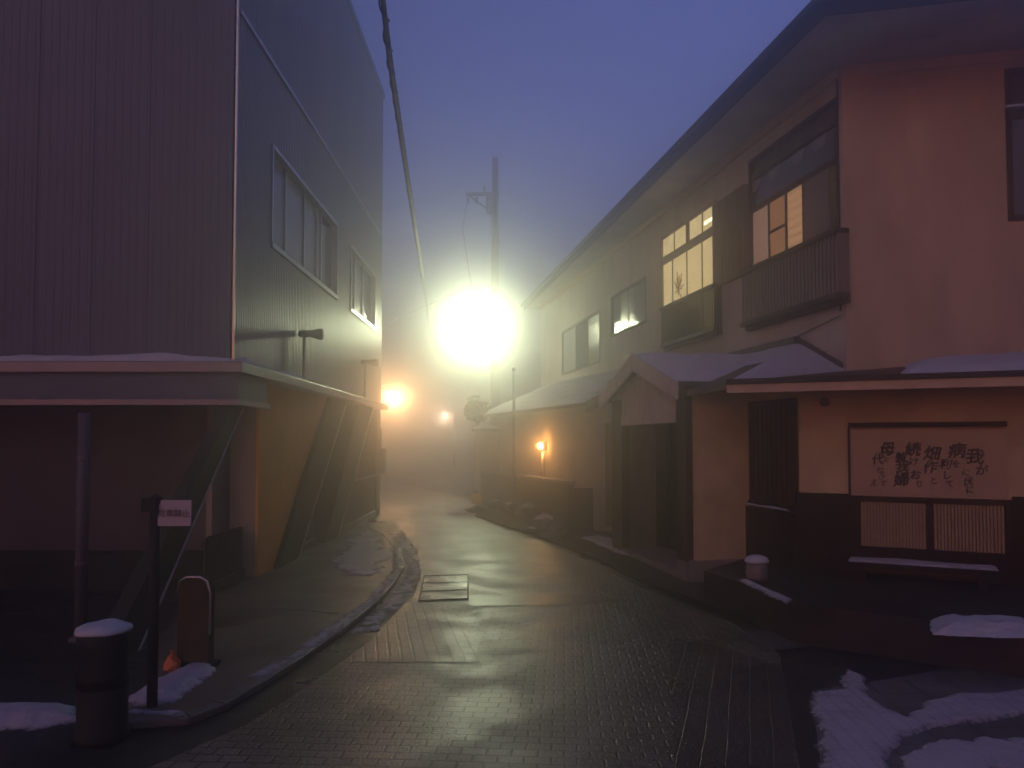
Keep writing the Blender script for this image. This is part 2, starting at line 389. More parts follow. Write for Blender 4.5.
# brick carriageway (right edge follows the gutter, left edge stays clear of the kerb)
RE = Gs([(806, 800), (800, 768), (786, 690), (780, 655), (735, 625), (690, 606), (640, 588), (590, 562), (540, 541), (500, 528), (470, 517), (455, 508)])
LE = Gs([(428, 497), (405, 507), (392, 520), (406, 535), (418, 552), (421, 577), (412, 602), (388, 628), (345, 660), (300, 692), (245, 726), (150, 768), (-40, 800)])
near = [Vector((-2.3, -3, 0)), Vector((1.8, -3, 0))]
sheet('road', near + RE + LE, .004, 'pave')
sheet('road', Gs([(345, 663), (480, 663), (470, 640), (445, 610), (423, 601), (405, 604), (390, 620), (365, 648)]), .008, 'pave_rot')
sheet('road', [G(x, y) for x, y in [(795, 768), (782, 668), (700, 640), (668, 640), (676, 768)]] + [], .008, 'pave_rot2')
# worn asphalt reinstatement by the gutter
sheet('road', Gs([(735, 637), (778, 628), (818, 647), (770, 652)]), .012, mat('patched_asphalt', (.09, .078, .06), rough=.6, var=.3, vscale=6, bump=.4, bscale=90))
# far road bending to the left
sheet('road', [Vector((-.3, 16.5, 0)), Vector((-2.9, 16.5, 0)), Vector((-3.6, 21.5, 0)), Vector((-7.5, 27, 0)), Vector((-16, 36, 0)), Vector((-34, 52, 0)), Vector((-30, 58, 0)), Vector((-12, 43, 0)), Vector((-5.2, 33, 0)), Vector((-1.6, 23.5, 0)), Vector((-.5, 19.5, 0))], .0025, 'pave')

# left footway with kerb
outer = [(128, 716), (185, 713), (212, 702), (250, 680), (292, 655), (332, 628), (366, 602), (386, 582), (396, 566), (394, 548), (382, 534), (366, 525)]
PV = .05
OK = Gs(outer, PV)
inner = [Vector((-3.3, 17.9, PV)), Vector((-3.5, 12, PV)), Vector((-3.5, 9.3, PV)), Vector((-3.0, 6.6, PV)), G(150, 690, PV), G(128, 705, PV)]
sheet('pavement', OK + inner, PV - .002, 'sidewalk', PV - .002)
k = MB()
for i in range(len(OK) - 1):
    a, b = OK[i], OK[i + 1]; d = (b - a); n = Vector((d.y, -d.x, 0)).normalized() * .11
    d2 = (OK[min(i + 2, len(OK) - 1)] - b); n2 = (Vector((d2.y, -d2.x, 0)).normalized() * .11) if d2.length > 1e-6 else n
    d0 = (a - OK[max(i - 1, 0)]); n0 = (Vector((d0.y, -d0.x, 0)).normalized() * .11) if d0.length > 1e-6 else n
    na, nb = (n + n0) / 2, (n + n2) / 2
    k.hexa([a + Vector((0, 0, -PV)), a + na + Vector((0, 0, -PV)), b + nb + Vector((0, 0, -PV)), b + Vector((0, 0, -PV)), a + Vector((0, 0, .003)), a + na + Vector((0, 0, .003)), b + nb + Vector((0, 0, .003)), b + Vector((0, 0, .003))])
tag(k.build('kerb', 'kerb', bevel=.012), kind='structure')
# drainage joint across the footway
sheet('pavement', Gs([(272, 609), (300, 610), (338, 614), (340, 611), (300, 606.5), (275, 605.5)], PV), PV + .0045, 'kerb', .003)

# right verge, step platform
VE = [p + Vector((.12, 0, 0)) for p in Gs([(735, 625), (690, 606), (640, 588), (590, 562), (540, 541), (500, 528), (470, 517)])]
sheet('ground', VE + [Vector((-.6, 21, 0)), Vector((1.4, 15, 0)), Vector((2.6, 11, 0)), Vector((3.0, 8, 0))], .05, 'soil', .045)
PZ = .34
plat = [G(704, 571, PZ), G(740, 582, PZ), G(792, 603, PZ), G(930, 620, PZ), G(1024, 633, PZ), Vector((9, 4.0, PZ)), Vector((9, 9, PZ)), Vector((3.2, 9.0, PZ)), Vector((2.75, 9.1, PZ))]
sheet('terrace', plat, PZ, mat('terrace_paving', (.040, .031, .027), rough=.7, var=.35, vscale=3, bump=.4), PZ - .004)
# tiled footway lower right
TZ = .02
tp = Gs([(812, 690), (845, 686), (1060, 650)], TZ) + [Vector((7, 5.5, TZ)), Vector((7, -3, TZ)), Vector((1.7, -3, TZ)), G(822, 768, TZ)]
sheet('footpath', tp, TZ, 'tile', .016)

# ------------------------------------------------------------------ snow lying on the ground
def snow(pts, z, label, h=.035, ragged=.08, step=.04, freq=3.0, seed=0, m='ground_snow', holes=0.0, grp='snow patches lying on the ground'):
    mb = MB(); patch(mb, pts, z, h, step, ragged, freq, seed, holes)
    o = mb.build('snow', m); at = o.data.attributes.new('edge', 'FLOAT', 'POINT')
    for k0, v in mb.sd.items(): at.data[k0].value = v
    return tag(o, label, 'snow', grp, 'stuff')
snow(Gs([(335, 566), (352, 538), (368, 530), (384, 545), (388, 560), (372, 578), (345, 574)], PV), PV - .002, 'thin dirty snow on the far tip of the left pavement by the kerb', h=.02, ragged=.16, seed=1, holes=.12, m='dirty_ground_snow')
snow(Gs([(128, 704), (140, 690), (178, 668), (212, 660), (217, 672), (195, 692), (180, 703)], PV), PV - .002, 'snow heap on the pavement behind the sign post', h=.05, ragged=.09, seed=2)
snow(Gs([(-60, 704), (40, 704), (76, 708), (76, 722), (40, 730), (-60, 735)]), .002, 'snow strip left of the black bollard under the dark building', h=.07, ragged=.06, seed=3)
snow(Gs([(128, 709), (185, 711), (183, 716), (128, 714)], PV), PV, 'thin snow ribbon on the kerb end in front of the sign post', h=.03, ragged=.03, seed=4)
kp = [p for p in OK]
def band(i0, i1, w0, w1):
    A = []; B = []
    for i in range(i0, i1 + 1):
        d = (kp[min(i + 1, len(kp) - 1)] - kp[max(i - 1, 0)]).normalized(); n = Vector((d.y, -d.x, 0))
        A.append(kp[i] + n * w0); B.append(kp[i] + n * w1)
    return A + B[::-1]
snow(band(3, 9, -.03, .09), PV + .002, 'thin frozen snow line along the curved kerb edge', h=.015, ragged=.05, freq=5, seed=5, holes=.10, m='dirty_ground_snow')
snow(band(5, 10, .16, .34), .002, 'broken slush along the gutter below the curved kerb', h=.008, ragged=.12, freq=6, seed=6, holes=.25, m='dirty_ground_snow')
snow(Gs([(582, 538), (600, 536), (622, 543), (642, 553), (644, 560), (620, 554), (598, 545)], .05), .05, 'snow strip in front of the porch entrance', h=.03, ragged=.08, seed=7)
snow(Gs([(812, 692), (842, 688), (846, 668), (862, 676), (868, 690), (884, 708), (905, 716), (925, 703), (960, 694), (1030, 690), (1040, 712), (985, 722), (935, 726), (905, 738), (890, 755), (897, 790), (826, 790), (818, 740)], TZ), TZ, 'large snow patch on the tiled footway at lower right', h=.02, ragged=.03, step=.03, freq=3.0, seed=8, holes=.05, m='tile_snow')
snow(Gs([(908, 748), (960, 741), (1030, 738), (1040, 768), (1000, 785), (900, 780)], TZ), TZ, 'thin bluish snow beyond the bare strip at the lower right edge', h=.015, ragged=.08, step=.03, freq=3, seed=9, holes=.15)
snow([G(932, 619, PZ), G(1040, 622, PZ), G(1045, 637, PZ), G(1000, 637, PZ), G(934, 634, PZ)], PZ, 'long snow bar on the terrace edge beside the bench', h=.07, ragged=.012, step=.02, freq=4, seed=10, m='snow')
snow([G(738, 580, PZ), G(748, 580, PZ), G(792, 600, PZ), G(788, 604, PZ)], PZ, 'narrow snow line on the terrace step corner', h=.02, ragged=.025, step=.015, seed=11)
snow(Gs([(446, 513), (468, 511), (470, 514), (450, 516)]), .006, 'white snow slab on the road beside the yellow lantern', h=.06, ragged=.08, seed=12)
snow([Vector((-5.2, 19.5, 0)), Vector((-4.2, 20.5, 0)), Vector((-4.9, 24.5, 0)), Vector((-7.4, 29, 0)), Vector((-10, 32, 0)), Vector((-10.8, 31.6, 0)), Vector((-8, 26, 0))], .004, 'faint snow verge on the far left bend of the road', h=.10, ragged=.25, step=.12, freq=1.2, seed=13)

# ------------------------------------------------------------------ left building
XS, YC, YE, ZT = -3.07, 8.43, 18.05, 9.86
SW = Wall((XS, 0), (0, 1), (1, 0)); FW = Wall((XS, YC), (-1, 0), (0, -1))
bld = thing('commercial_building', (-8, 13, 0), 'dark ribbed metal clad three storey building with ochre ground floor wall, left of the road', 'building')
def uzr(W, l): return [W.uz(*p) for p in l]
w1 = (SW.uz(271, 200)[0], SW.uz(337, 260)[0], 4.2, 5.52); w2 = (SW.uz(350, 280)[0], SW.uz(375, 300)[0], 4.2, 5.45)
s = MB(); ribbed(SW, s, YC + .03, YE, 2.58, ZT, [w1, w2], pitch=.075, depth=.007)
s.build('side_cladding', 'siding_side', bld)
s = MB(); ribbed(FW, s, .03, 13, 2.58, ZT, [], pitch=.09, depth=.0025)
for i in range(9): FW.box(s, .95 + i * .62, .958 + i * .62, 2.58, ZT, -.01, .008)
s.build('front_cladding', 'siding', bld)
s = MB(); s.box(-16, XS - .35, YC + .35, YE - .05, 2.58, ZT - .1); s.build('core_wall', 'under_wall', bld)
s = MB(); s.box(-16, XS + .05, YC - .05, YC + .12, ZT, ZT + .12); s.box(XS - .12, XS + .05, YC + .12, YE, ZT, ZT + .12); s.box(-16, XS, YE - .1, YE, 2.58, ZT + .1); s.build('parapet', 'steel_trim', bld)
s = MB(); s.box(XS - .006, XS + .014, YC - .006, YC + .028, 2.6, ZT); s.build('corner_trim', 'alu', bld)
s = MB(); SW.box(s, YC + .05, YE, 6.52, 6.57, 0, .03); s.build('seam_flashing', 'alu', bld)
for (a, b, z0, z1), divs in ((w1, (.24, .5, .70, .78)), (w2, (.3, .62))):
    f = MB(); t = .05
    SW.box(f, a, b, z0 - .02, z0 + t, -.16, .03); SW.box(f, a, b, z1 - t, z1, -.16, .02)
    SW.box(f, a, a + t, z0 + t, z1 - t, -.16, .02); SW.box(f, b - t, b, z0 + t, z1 - t, -.16, .02)
    for q in divs: u = a + (b - a) * q; SW.box(f, u - .02, u + .02, z0 + t, z1 - t, -.13, -.07)
    fo = f.build('window', 'alu', bld)
    gq = MB(); SW.box(gq, a + t, b - t, z0 + t, z1 - t, -.12, -.10); gq.build('glass', 'glass_pale', fo)
    gq = MB(); SW.box(gq, a + (b - a) * divs[-1], b - t, z0 + t, z1 - t, -.099, -.092); gq.build('dark_pane', 'glass_dark', fo)
    sn = MB(); snow_slab(sn, SW.p(a, z0 + .052, -.06), SW.p(b, z0 + .052, -.06), SW.p(b, z0 + .052, .03), SW.p(a, z0 + .052, .03), th=.02, nu=30, nv=4, rough=.01); sn.build('snow', 'snow', fo)
# canopy
c = MB(); c.box(-16, XS + .16, YC - .16, YC + .6, 2.45, 2.57); c.box(XS - .5, XS + .16, YC + .6, YE + .05, 2.45, 2.57)
cn = c.build('canopy', 'steel_trim', bld, bevel=.01)
c = MB(); c.box(-16, XS + .10, YC - .10, 9.32, 2.13, 2.45); c.build('fascia', 'siding', cn)
c = MB(); c.box(-16, XS + .13, YC - .13, YC - .08, 2.10, 2.16); c.box(XS + .08, XS + .13, YC - .08, 9.37, 2.10, 2.16); c.build('lower_trim', 'steel_trim', cn)
c = MB(); snow_slab(c, (-16, YC - .15, 2.57), (XS + .15, YC - .15, 2.57), (XS + .0, YC + .0, 2.57), (-16, YC + .0, 2.57), th=.07, nu=120, nv=5, rough=.05, seed=3)
snow_slab(c, (XS + .15, YC - .15, 2.57), (XS + .15, 11.2, 2.57), (XS, 11.2, 2.57), (XS, YC, 2.57), th=.055, nu=26, nv=5, rough=.05, seed=5)
snow_slab(c, (XS + .15, 11.2, 2.57), (XS + .15, YE, 2.57), (XS, YE, 2.57), (XS, 11.2, 2.57), th=.022, nu=50, nv=4, rough=.03, seed=6)
c.build('snow', 'snow', cn, smooth=True)
# ground floor
s = MB(); s.box(-16, -3.62, 9.15, 9.35, 0, 2.13); s.build('front_wall', 'under_wall', bld)
s = MB(); s.box(-3.62, -3.55, 9.15, YE - .1, .0, 2.45); s.build('side_wall', 'beige_wall', bld)
s = MB(); s.box(-16, -3.60, 8.98, 9.15, 0, .42); s.build('plinth', 'asphalt', bld)
s = MB(); SW.prism(s, [(9.5, .0), (10.05, 0), (12.95, 2.45), (9.5, 2.45)], -.085, -.05); s.build('ochre_wall', 'orange_wall', bld)
s = MB(); SW.prism(s, [(9.5, .0), (10.0, 0), (12.9, 2.45), (9.5, 2.45)], -.4, -.087); s.build('wall_return', 'beige_wall', bld)
def fin(u0, u1, ub0, ub1, zt=2.45, d0=-.42, d1=.02, m='fin', zb=0.0):
    s = MB(); SW.prism(s, [(ub0, zb), (ub1, zb), (u1, zt), (u0, zt)], d0, d1); o = s.build('fin', m, bld, bevel=.006)
    t = MB(); SW.prism(t, [(ub1, zb), (ub1 + .025, zb), (u1 + .025, zt), (u1, zt)], d1 - .06, d1 + .012); t.build('edge_glow_trim', 'pale_wood', o)  # pale strip: fog glow along the fin edge put into its colour
    return o
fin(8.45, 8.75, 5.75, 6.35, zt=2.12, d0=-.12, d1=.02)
fin(12.95, 14.2, 10.05, 11.0)
fin(15.4, 16.9, 12.6, 13.5)
s = MB(); SW.box(s, 17.6, YE, 0, 2.45, -.42, -.02); s.build('end_pier', 'fin', bld)
def slat_fence(y0, y1, x, z, label):
    f = thing('slat_fence', (x, (y0 + y1) / 2, 0), label, 'fence', 'low slatted fences at the foot of the left building')
    s = MB(); n = int((y1 - y0) / .09)
    for i in range(n): yy = y0 + (y1 - y0) * (i + .5) / n; s.box(x - .012, x + .012, yy - .035, yy + .035, .14, z + .01 * (i % 2))
    s.build('slats', 'hedge_fence', f)
    s = MB(); s.box(x - .03, x - .014, y0, y1, .3, .36); s.box(x - .03, x - .014, y0, y1, z - .1, z - .04); s.build('rail', 'dark_metal', f)
    s = MB(); s.box(x - .07, x + .05, y0, y1, .0, .155); s.build('kerb_base', 'kerb', f, bevel=.01)
    return f
slat_fence(8.35, 10.0, -3.32, .66, 'dark slatted fence before the beige wall, nearest the brown board')
slat_fence(11.15, 12.5, -3.2, .85, 'dark slatted fence between the two wide slanted fins')
slat_fence(13.7, 17.5, -3.12, .92, 'dark slatted fence with pale top rail at the far corner of the left building')
s = MB(); s.box(-3.15, -3.06, 14.6, 17.6, .935, .965); tag(s.build('handrail', 'alu'), 'pale metal handrail on the far slatted fence', 'rail')
# floodlights standing on the canopy
def flood(y, sc_, label):
    r = thing('floodlight', (XS + .09, y, 2.57), label, 'floodlight', 'floodlights on posts above the canopy')
    z = 2.57 + .42 * sc_
    MB().tube([(XS + .09, y, 2.57), (XS + .09, y, z)], .022, 10).build('post', 'grey_metal', r, smooth=True)
    MB().lathe((XS + .09, y, z - .03), [(.02, 0), (.06, .02), (.07, .06), (.05, .10), (.01, .12)], 14).build('knuckle', 'grey_metal', r, smooth=True)
    h = MB().tube([(XS + .02, y, z + .03), (XS + .16, y - .02, z + .03), (XS + .19, y - .02, z + .03), (XS + .33, y - .04, z + .02), (XS + .36, y - .04, z + .02)], [.045, .05, .05, .085, .075], 16)
    hd = h.build('lamp_head', 'grey_metal', r, smooth=True)
    MB().tube([(XS + .36, y - .04, z + .02), (XS + .365, y - .04, z + .02)], .055, 16).build('lens', 'glass_mid', hd)
    return r
flood(SW.u(297), 1.55, 'grey floodlight on a short post over the canopy, the nearer and larger one')
flood(SW.u(360), 1.7, 'grey floodlight on a short post at the far end of the canopy')
s = MB(); s.box(XS - .02, XS + .16, YE - .6, YE - .2, .98, 1.55); mbx = s.build('meter_box', 'grey_metal', bld, bevel=.015)
s = MB(); s.tube([(XS + .06, YE - .4, 1.55), (XS + .06, YE - .4, 2.0)], .02, 8); s.build('conduit', 'grey_metal', mbx)

# pole, sign post, bollard, board at left
pp = thing('pipe_post', (G(80, 641).x, G(80, 641).y, 0), 'pale snow dusted steel pipe post under the dark canopy', 'post')
q = G(80, 641); MB().tube([q, q + Vector((0, 0, 1.95))], .05, 14).build('shaft', 'pale_pipe', pp, smooth=True)
MB().lathe(q, [(.09, 0), (.09, .03), (.055, .05)], 14).build('base_collar', 'pale_pipe', pp, smooth=True)
for i in range(3):
    zz = .65 + i * .45; MB().tube([q + Vector((0, 0, zz)), q + Vector((0, 0, zz + .03))], .058, 14).build('clamp', 'grey_metal', pp)

q = G(152, 706, PV); sp = thing('sign_post', q, 'slim dark post carrying a small pale sign at the pavement end', 'sign post')
MB().tube([q, q + Vector((0, 0, 1.25))], .032, 12).build('post', 'dark_metal', sp, smooth=True)
s = MB(); s.box(q.x - .075, q.x + .03, q.y - .045, q.y + .035, 1.26, 1.35); s.build('lamp_box', 'dark_metal', sp, bevel=.01)
s = MB(); s.lathe(q + Vector((0, 0, 1.26)), [(.045, 0), (.045, .04), (.01, .06)], 12); s.build('cap', 'dark_metal', sp)
a = P(157, 526, q.y - .01); b = P(192, 500, q.y - .01)
s = MB(); s.box(a.x, b.x, q.y - .02, q.y - .005, a.z, b.z); pl = s.build('sign_plate', 'sign_white', sp, bevel=.003)

def text_mesh(ch, size, weight=0.0):
    c = bpy.data.curves.new('glyph', 'FONT'); c.body = ch; c.size = size; c.offset = weight; c.align_x = 'CENTER'; c.resolution_u = 2
    o = bpy.data.objects.new('glyph', c); col.objects.link(o)
    bpy.context.view_layer.update()
    me = bpy.data.meshes.new_from_object(o.evaluated_get(bpy.context.evaluated_depsgraph_get()))
    vs = [v.co.copy() for v in me.vertices]; fs = [tuple(p.vertices) for p in me.polygons]
    bpy.data.objects.remove(o); bpy.data.curves.remove(c); bpy.data.meshes.remove(me)
    if vs:
        mx = (min(v.x for v in vs) + max(v.x for v in vs)) / 2; my = (min(v.y for v in vs) + max(v.y for v in vs)) / 2
        for v in vs: v.x -= mx; v.y -= my
    return vs, fs
s = MB()
for i, ch in enumerate('駐車禁止'):
    vs, fs = text_mesh(ch, .052, .001); cx = a.x + (b.x - a.x) * (.15 + .235 * i); cz = a.z + (b.z - a.z) * .5
    s.add([(cx + v.x, q.y - .0225, cz + v.y) for v in vs], fs)
s.build('lettering', 'sign_ink', pl)

q = G(102, 738); bo = thing('bollard', q, 'black round bollard capped with snow at lower left', 'bollard')
MB().lathe(q, [(.150, 0), (.150, .04), (.135, .06), (.130, .5), (.140, .53), (.140, .60), (.10, .63), (.02, .64)], 28).build('post', 'dark_metal', bo, smooth=True)
MB().lathe(q + Vector((0, 0, .30)), [(.1345, 0), (.138, .01), (.138, .05), (.1345, .06)], 28).build('ring', 'dark_wood', bo, smooth=True)
vs = MB().lathe(q + Vector((0, 0, .575)), [(.145, .03), (.150, .04), (.142, .06), (.10, .078), (.05, .084), (.005, .085)], 28)
for v in vs.v:
    n_ = noise.noise(v * 9); v.z += .014 * n_; v.x += .012 * noise.noise(v * 7 + Vector((3, 1, 2)))
vs.build('snow_cap', 'snow', bo, smooth=True)

q = G(194, 668, PV); bd = thing('standing_board', q, 'rounded brown notice board standing on the pavement against the fence', 'board')
pr = [(-.12, .09), (.12, .09), (.12, .62), (.10, .68), (.05, .71), (-.05, .71), (-.10, .68), (-.12, .62)]
s = MB().prism([(q.x + u, q.y - .03, .12 + z - .12) for u, z in pr], (0, .10, 0)); s.build('panel', 'rust', bd, bevel=.008)
s = MB().tube([(q.x - .12, q.y - .035, .60), (q.x - .10, q.y - .035, .685), (q.x - .05, q.y - .035, .715), (q.x + .05, q.y - .035, .715), (q.x + .10, q.y - .035, .685), (q.x + .125, q.y - .035, .60), (q.x + .125, q.y - .035, .3)], .009, 8); s.build('rim', 'alu', bd, smooth=True)
s = MB(); s.box(q.x - .15, q.x + .15, q.y - .08, q.y + .12, PV, PV + .03); s.build('foot', 'dark_metal', bd)
q = G(172, 672, PV)
s = MB().lathe(q, [(.03, 0), (.06, .03), (.055, .07), (.03, .10), (.012, .13), (.02, .15)], 18)
for v in s.v: v += Vector((noise.noise(v * 30), noise.noise(v * 30 + Vector((5, 0, 0))), noise.noise(v * 30 + Vector((0, 7, 0))))) * .018
tag(s.build('plastic_bag', 'orange_bag', smooth=False), 'small crumpled orange plastic bag in the snow by the brown board', 'bag')
# overhead cable and far thin wire
cb = MB(); A = P(383, -60, 5.0); B = P(425, 305, 40.0); pts = []
for i in range(41):
    t = i / 40; p = A.lerp(B, t); p.z -= 1.2 * 4 * t * (1 - t) * .6; pts.append(p)
A2 = Vector(pts[0])
# re-aim the sag so that the middle passes where the photograph shows it
pts = []
for (px, py, Y) in ((378, -60, 4.6), (383, 0, 5.4), (390, 60, 6.5), (398, 115, 8.2), (407, 175, 11), (415, 228, 15.5), (422, 272, 22), (426, 300, 30), (428, 318, 40), (430, 334, 60)): pts.append(P(px, py, Y))
def smooth_path(pts, n=10):
    out = []
    for i in range(len(pts) - 1):
        p0, p1, p2, p3 = pts[max(i - 1, 0)], pts[i], pts[i + 1], pts[min(i + 2, len(pts) - 1)]
        for j in range(n):
            t = j / n; out.append(.5 * ((2 * p1) + (p2 - p0) * t + (2 * p0 - 5 * p1 + 4 * p2 - p3) * t * t + (3 * p1 - p0 - 3 * p2 + p3) * t ** 3))
    return out + [pts[-1]]
sp_ = smooth_path(pts, 14)
cb = MB().tube(sp_, [.014 + .0004 * i for i in range(len(sp_))], 8)
hel = []
L_ = 0; ph = 0
dense = smooth_path(sp_, 6)
for i, p in enumerate(dense):
    if i: L_ += (p - dense[i - 1]).length
    hel.append(p + Vector((math.cos(L_ * 11) * .030, 0, math.sin(L_ * 11) * .030)))
ob = cb.build('overhead_cable', 'cable', smooth=True); tag(ob, 'thick twisted black cable hanging across the dusk sky', 'cable')
MB().tube(hel, .007, 5).build('binding_wire', 'cable', ob, smooth=True)
wr = [P(378, 328, 18.0), P(400, 318, 20), P(425, 306, 22), P(462, 292, 24.2)]
tag(MB().tube(smooth_path(wr, 8), .006, 6).build('service_wire', 'cable', smooth=True), 'faint thin wire from the left building to the utility pole', 'wire')

# ------------------------------------------------------------------ utility pole, lamps
q = Vector((P(495, 442, 24.6).x, 24.6, 0)); up = thing('utility_pole', q, 'tall concrete utility pole fading into fog behind the bright lamp', 'utility pole')
MB().tube([q, q + Vector((0, 0, 10.9))], [.17, .10], 14).build('pole', 'concrete_pole', up, smooth=True)
s = MB(); s.box(q.x - .95, q.x + .12, q.y - .06, q.y + .04, 9.66, 9.75); s.tube([(q.x - .9, q.y, 9.7), (q.x - .1, q.y, 9.1)], .03, 8); s.build('crossarm', 'dark_metal', up)
for dx in (-.88, -.6, -.35):
    MB().lathe((q.x + dx, q.y, 9.40 if dx != -.35 else 9.75), [(.03, 0), (.06, .04), (.03, .09), (.06, .14), (.03, .22)], 10).build('insulator', 'grey_metal', up, smooth=True)
s = MB(); s.lathe((q.x - .16, q.y - .2, 9.0), [(.10, 0), (.13, .05), (.13, .55), (.08, .62)], 12); s.build('transformer', 'grey_metal', up, smooth=True)
s = MB(); s.tube([(q.x - .9, q.y, 9.45), (q.x - 1.05, q.y, 8.6), (q.x - .85, q.y + .3, 7.2), (-1.13, 25.5, 5.75)], .012, 6); s.build('drop_wire', 'cable', up)

def point(name, loc, color, power, rad, parent=None, aim=None):
    l = bpy.data.lights.new(name, 'SPOT' if aim else 'POINT'); l.color = color; l.energy = power; l.shadow_soft_size = rad
    o = bpy.data.objects.new(name, l); col.objects.link(o)
    if aim: l.spot_size = R(176); l.spot_blend = 1.0; o.rotation_euler = (Vector(loc) - Vector(aim)).to_track_quat('Z', 'Y').to_euler()
    if parent is not None: o.parent = parent; o.location = Vector(loc) - origin_of(parent)
    else: o.location = loc
    return o
def street_lamp(lamp, base, h, label, color, power, gr, em, pole=True, arm_from=None, aim=None):
    r = thing('street_lamp', base, label, 'street lamp', 'street lamps burning in the fog')
    if pole:
        MB().tube([base, Vector((base.x, base.y, h + .25))], [.07, .045], 12).build('pole', 'grey_metal', r, smooth=True)
    st = arm_from or Vector((base.x, base.y, h + .2))
    MB().tube([st, st.lerp(lamp, .5) + Vector((0, 0, .22)), lamp + Vector((0, 0, gr + .07))], .025, 8).build('arm', 'grey_metal', r, smooth=True)
    MB().lathe(lamp + Vector((0, 0, gr * .75)), [(gr * .95, 0), (gr * .9, .02), (gr * .55, .07), (.03, .10)], 20).build('hood', 'grey_metal', r, smooth=True)
    pr = [(gr * math.sin(math.pi * i / 12) + .001, -gr * math.cos(math.pi * i / 12)) for i in range(11)]
    MB().lathe(lamp, pr, 20).build('lamp_globe', em, r, smooth=True)
    point('lamp_light', lamp, color, power, gr * 1.12, r, aim)
    return r
LP = P(477, 326, 25.6)
emw = emis('mercury_globe', (.92, 1.0, .72), 60, 'NONE'); emo = emis('sodium_globe', (1.0, .52, .16), 30, 'NONE'); emf = emis('far_globe', (1.0, .70, .52), 1.5, 'NONE')
street_lamp(LP, Vector((q.x, q.y, 0)), 5.4, 'blazing greenish white street lamp on the utility pole above the road', (.90, 1.0, .60), 8000, .32, emw, pole=False, arm_from=Vector((q.x, q.y + .1, LP.z + .45)), aim=(-1.6, 4, -1))
lp2 = P(394, 396, 25.5)
street_lamp(lp2, Vector((lp2.x - .5, lp2.y + .1, 0)), lp2.z, 'round orange sodium street lamp beyond the left building corner', (1.0, .52, .22), 2500, .17, emo)
lp3 = P(443, 416, 42.0)
street_lamp(lp3, Vector((lp3.x + .6, lp3.y + .1, 0)), lp3.z, 'faint pinkish street lamp farthest down the foggy road', (1.0, .66, .46), 1200, .10, emf)

# ------------------------------------------------------------------ right house, upper storey
DS = (-.182, 1)
US = Wall((6.11, 0), DS, (-1, 0)); u_c = US.u(848); cpt = US.p(u_c, 0)
UF = Wall((cpt.x, cpt.y), (1, -.2), (0, -1))
house = thing('timber_house', (8, 14, 0), 'two storey stucco timber house with lit upstairs windows, right of the road', 'house')
ue = US.u(541); ZW = 6.60
def offw(W, d):
    o = W.p(0, 0, d); return Wall((o.x, o.y), (W.d.x, W.d.y), (W.n.x, W.n.y))
def rect(W, x0, x1, ytop, ybot, xm=None):
    a = W.uz(x0, ytop[0]); b = W.uz(x1, ytop[1]); c = W.uz(x0, ybot[0]); d = W.uz(x1, ybot[1])
    return (min(a[0], b[0]), max(a[0], b[0]), (c[1] + d[1]) / 2, (a[1] + b[1]) / 2)
n1 = rect(US, 749, 838, (160, 98), (270, 234)); n2 = rect(US, 661, 717, (241, 196), (347, 329)); n3 = rect(US, 611, 646, (297, 275), (338, 322)); n4 = rect(US, 562, 600, (331, 310), (376, 362))
print('windows', n1, n2, n3, n4)
s = MB(); US.holed(s, u_c, ue, 2.3, ZW, -.18, 0, [n1, n2, n3, n4]); s.build('side_wall', 'stucco', house)
fu = rect(UF, 1004, 1060, (68, 66), (219, 221))
s = MB(); UF.holed(s, 0, 9, 2.3, ZW, -.18, 0, [fu]); s.build('front_wall', 'pink_stucco', house)
s = MB(); UF.box(s, -.002, .10, 2.3, ZW, .0, .012); s.build('corner_post', 'pink_stucco', house)
# roof: soffit slab + fascia + sloping top
OV = .50
c0 = US.p(u_c, 0); nA = US.n * OV; nB = UF.n * 1.5
cor = c0 + nA + nB * .8; far_ = US.p(ue + .5, 0) + nA; rt = UF.p(9, 0) + nB; rb = UF.p(9, 0) - UF.n * 12; fb = US.p(ue + .5, 0) - US.n * 8
s = MB(); s.prism([v + Vector((0, 0, ZW)) for v in (cor, far_, fb, rb, rt)], (0, 0, .05)); s.build('soffit', 'stucco', house)
def strip(mb, a, b, n, z0, z1, t):
    a, b = Vector((a.x, a.y, 0)), Vector((b.x, b.y, 0)); mb.hexa([a + Vector((0, 0, z0)), b + Vector((0, 0, z0)), b + n * t + Vector((0, 0, z0)), a + n * t + Vector((0, 0, z0)), a + Vector((0, 0, z1)), b + Vector((0, 0, z1)), b + n * t + Vector((0, 0, z1)), a + n * t + Vector((0, 0, z1))])
s = MB(); strip(s, cor, far_, US.n, ZW - .04, ZW + .20, .03); strip(s, cor, rt, UF.n, ZW - .04, ZW + .20, .03); s.build('eave_board', 'dark_wood', house)
s = MB(); US.box(s, u_c + .02, ue, ZW - .13, ZW - .003, .003, .05); UF.box(s, .05, 9, ZW - .13, ZW - .003, .003, .05); s.build('wall_plate', 'fascia', house)
ze = ZW + .21; ridge0 = cor - US.n * 5 - UF.n * 4 + Vector((0, 0, 0)); r0 = c0 - US.n * 4.4 - UF.n * 3.8; r1 = US.p(ue + .5, 0) - US.n * 4.4
s = MB()
e_ = [cor + US.n * .06 + UF.n * .06, far_ + US.n * .06, r1, r0, rt + UF.n * .06, fb, rb]
Zv = [ze, ze, ze + 2.0, ze + 2.0, ze, ze, ze]
vv = [Vector((p.x, p.y, z)) for p, z in zip(e_, Zv)]
s.add(vv + [v - Vector((0, 0, .06)) for v in vv[:2] + [vv[4]]], [(0, 1, 2, 3), (0, 3, 4), (2, 1, 5), (3, 2, 5, 6), (3, 6, 4), (0, 7, 8, 1), (0, 4, 9, 7)])
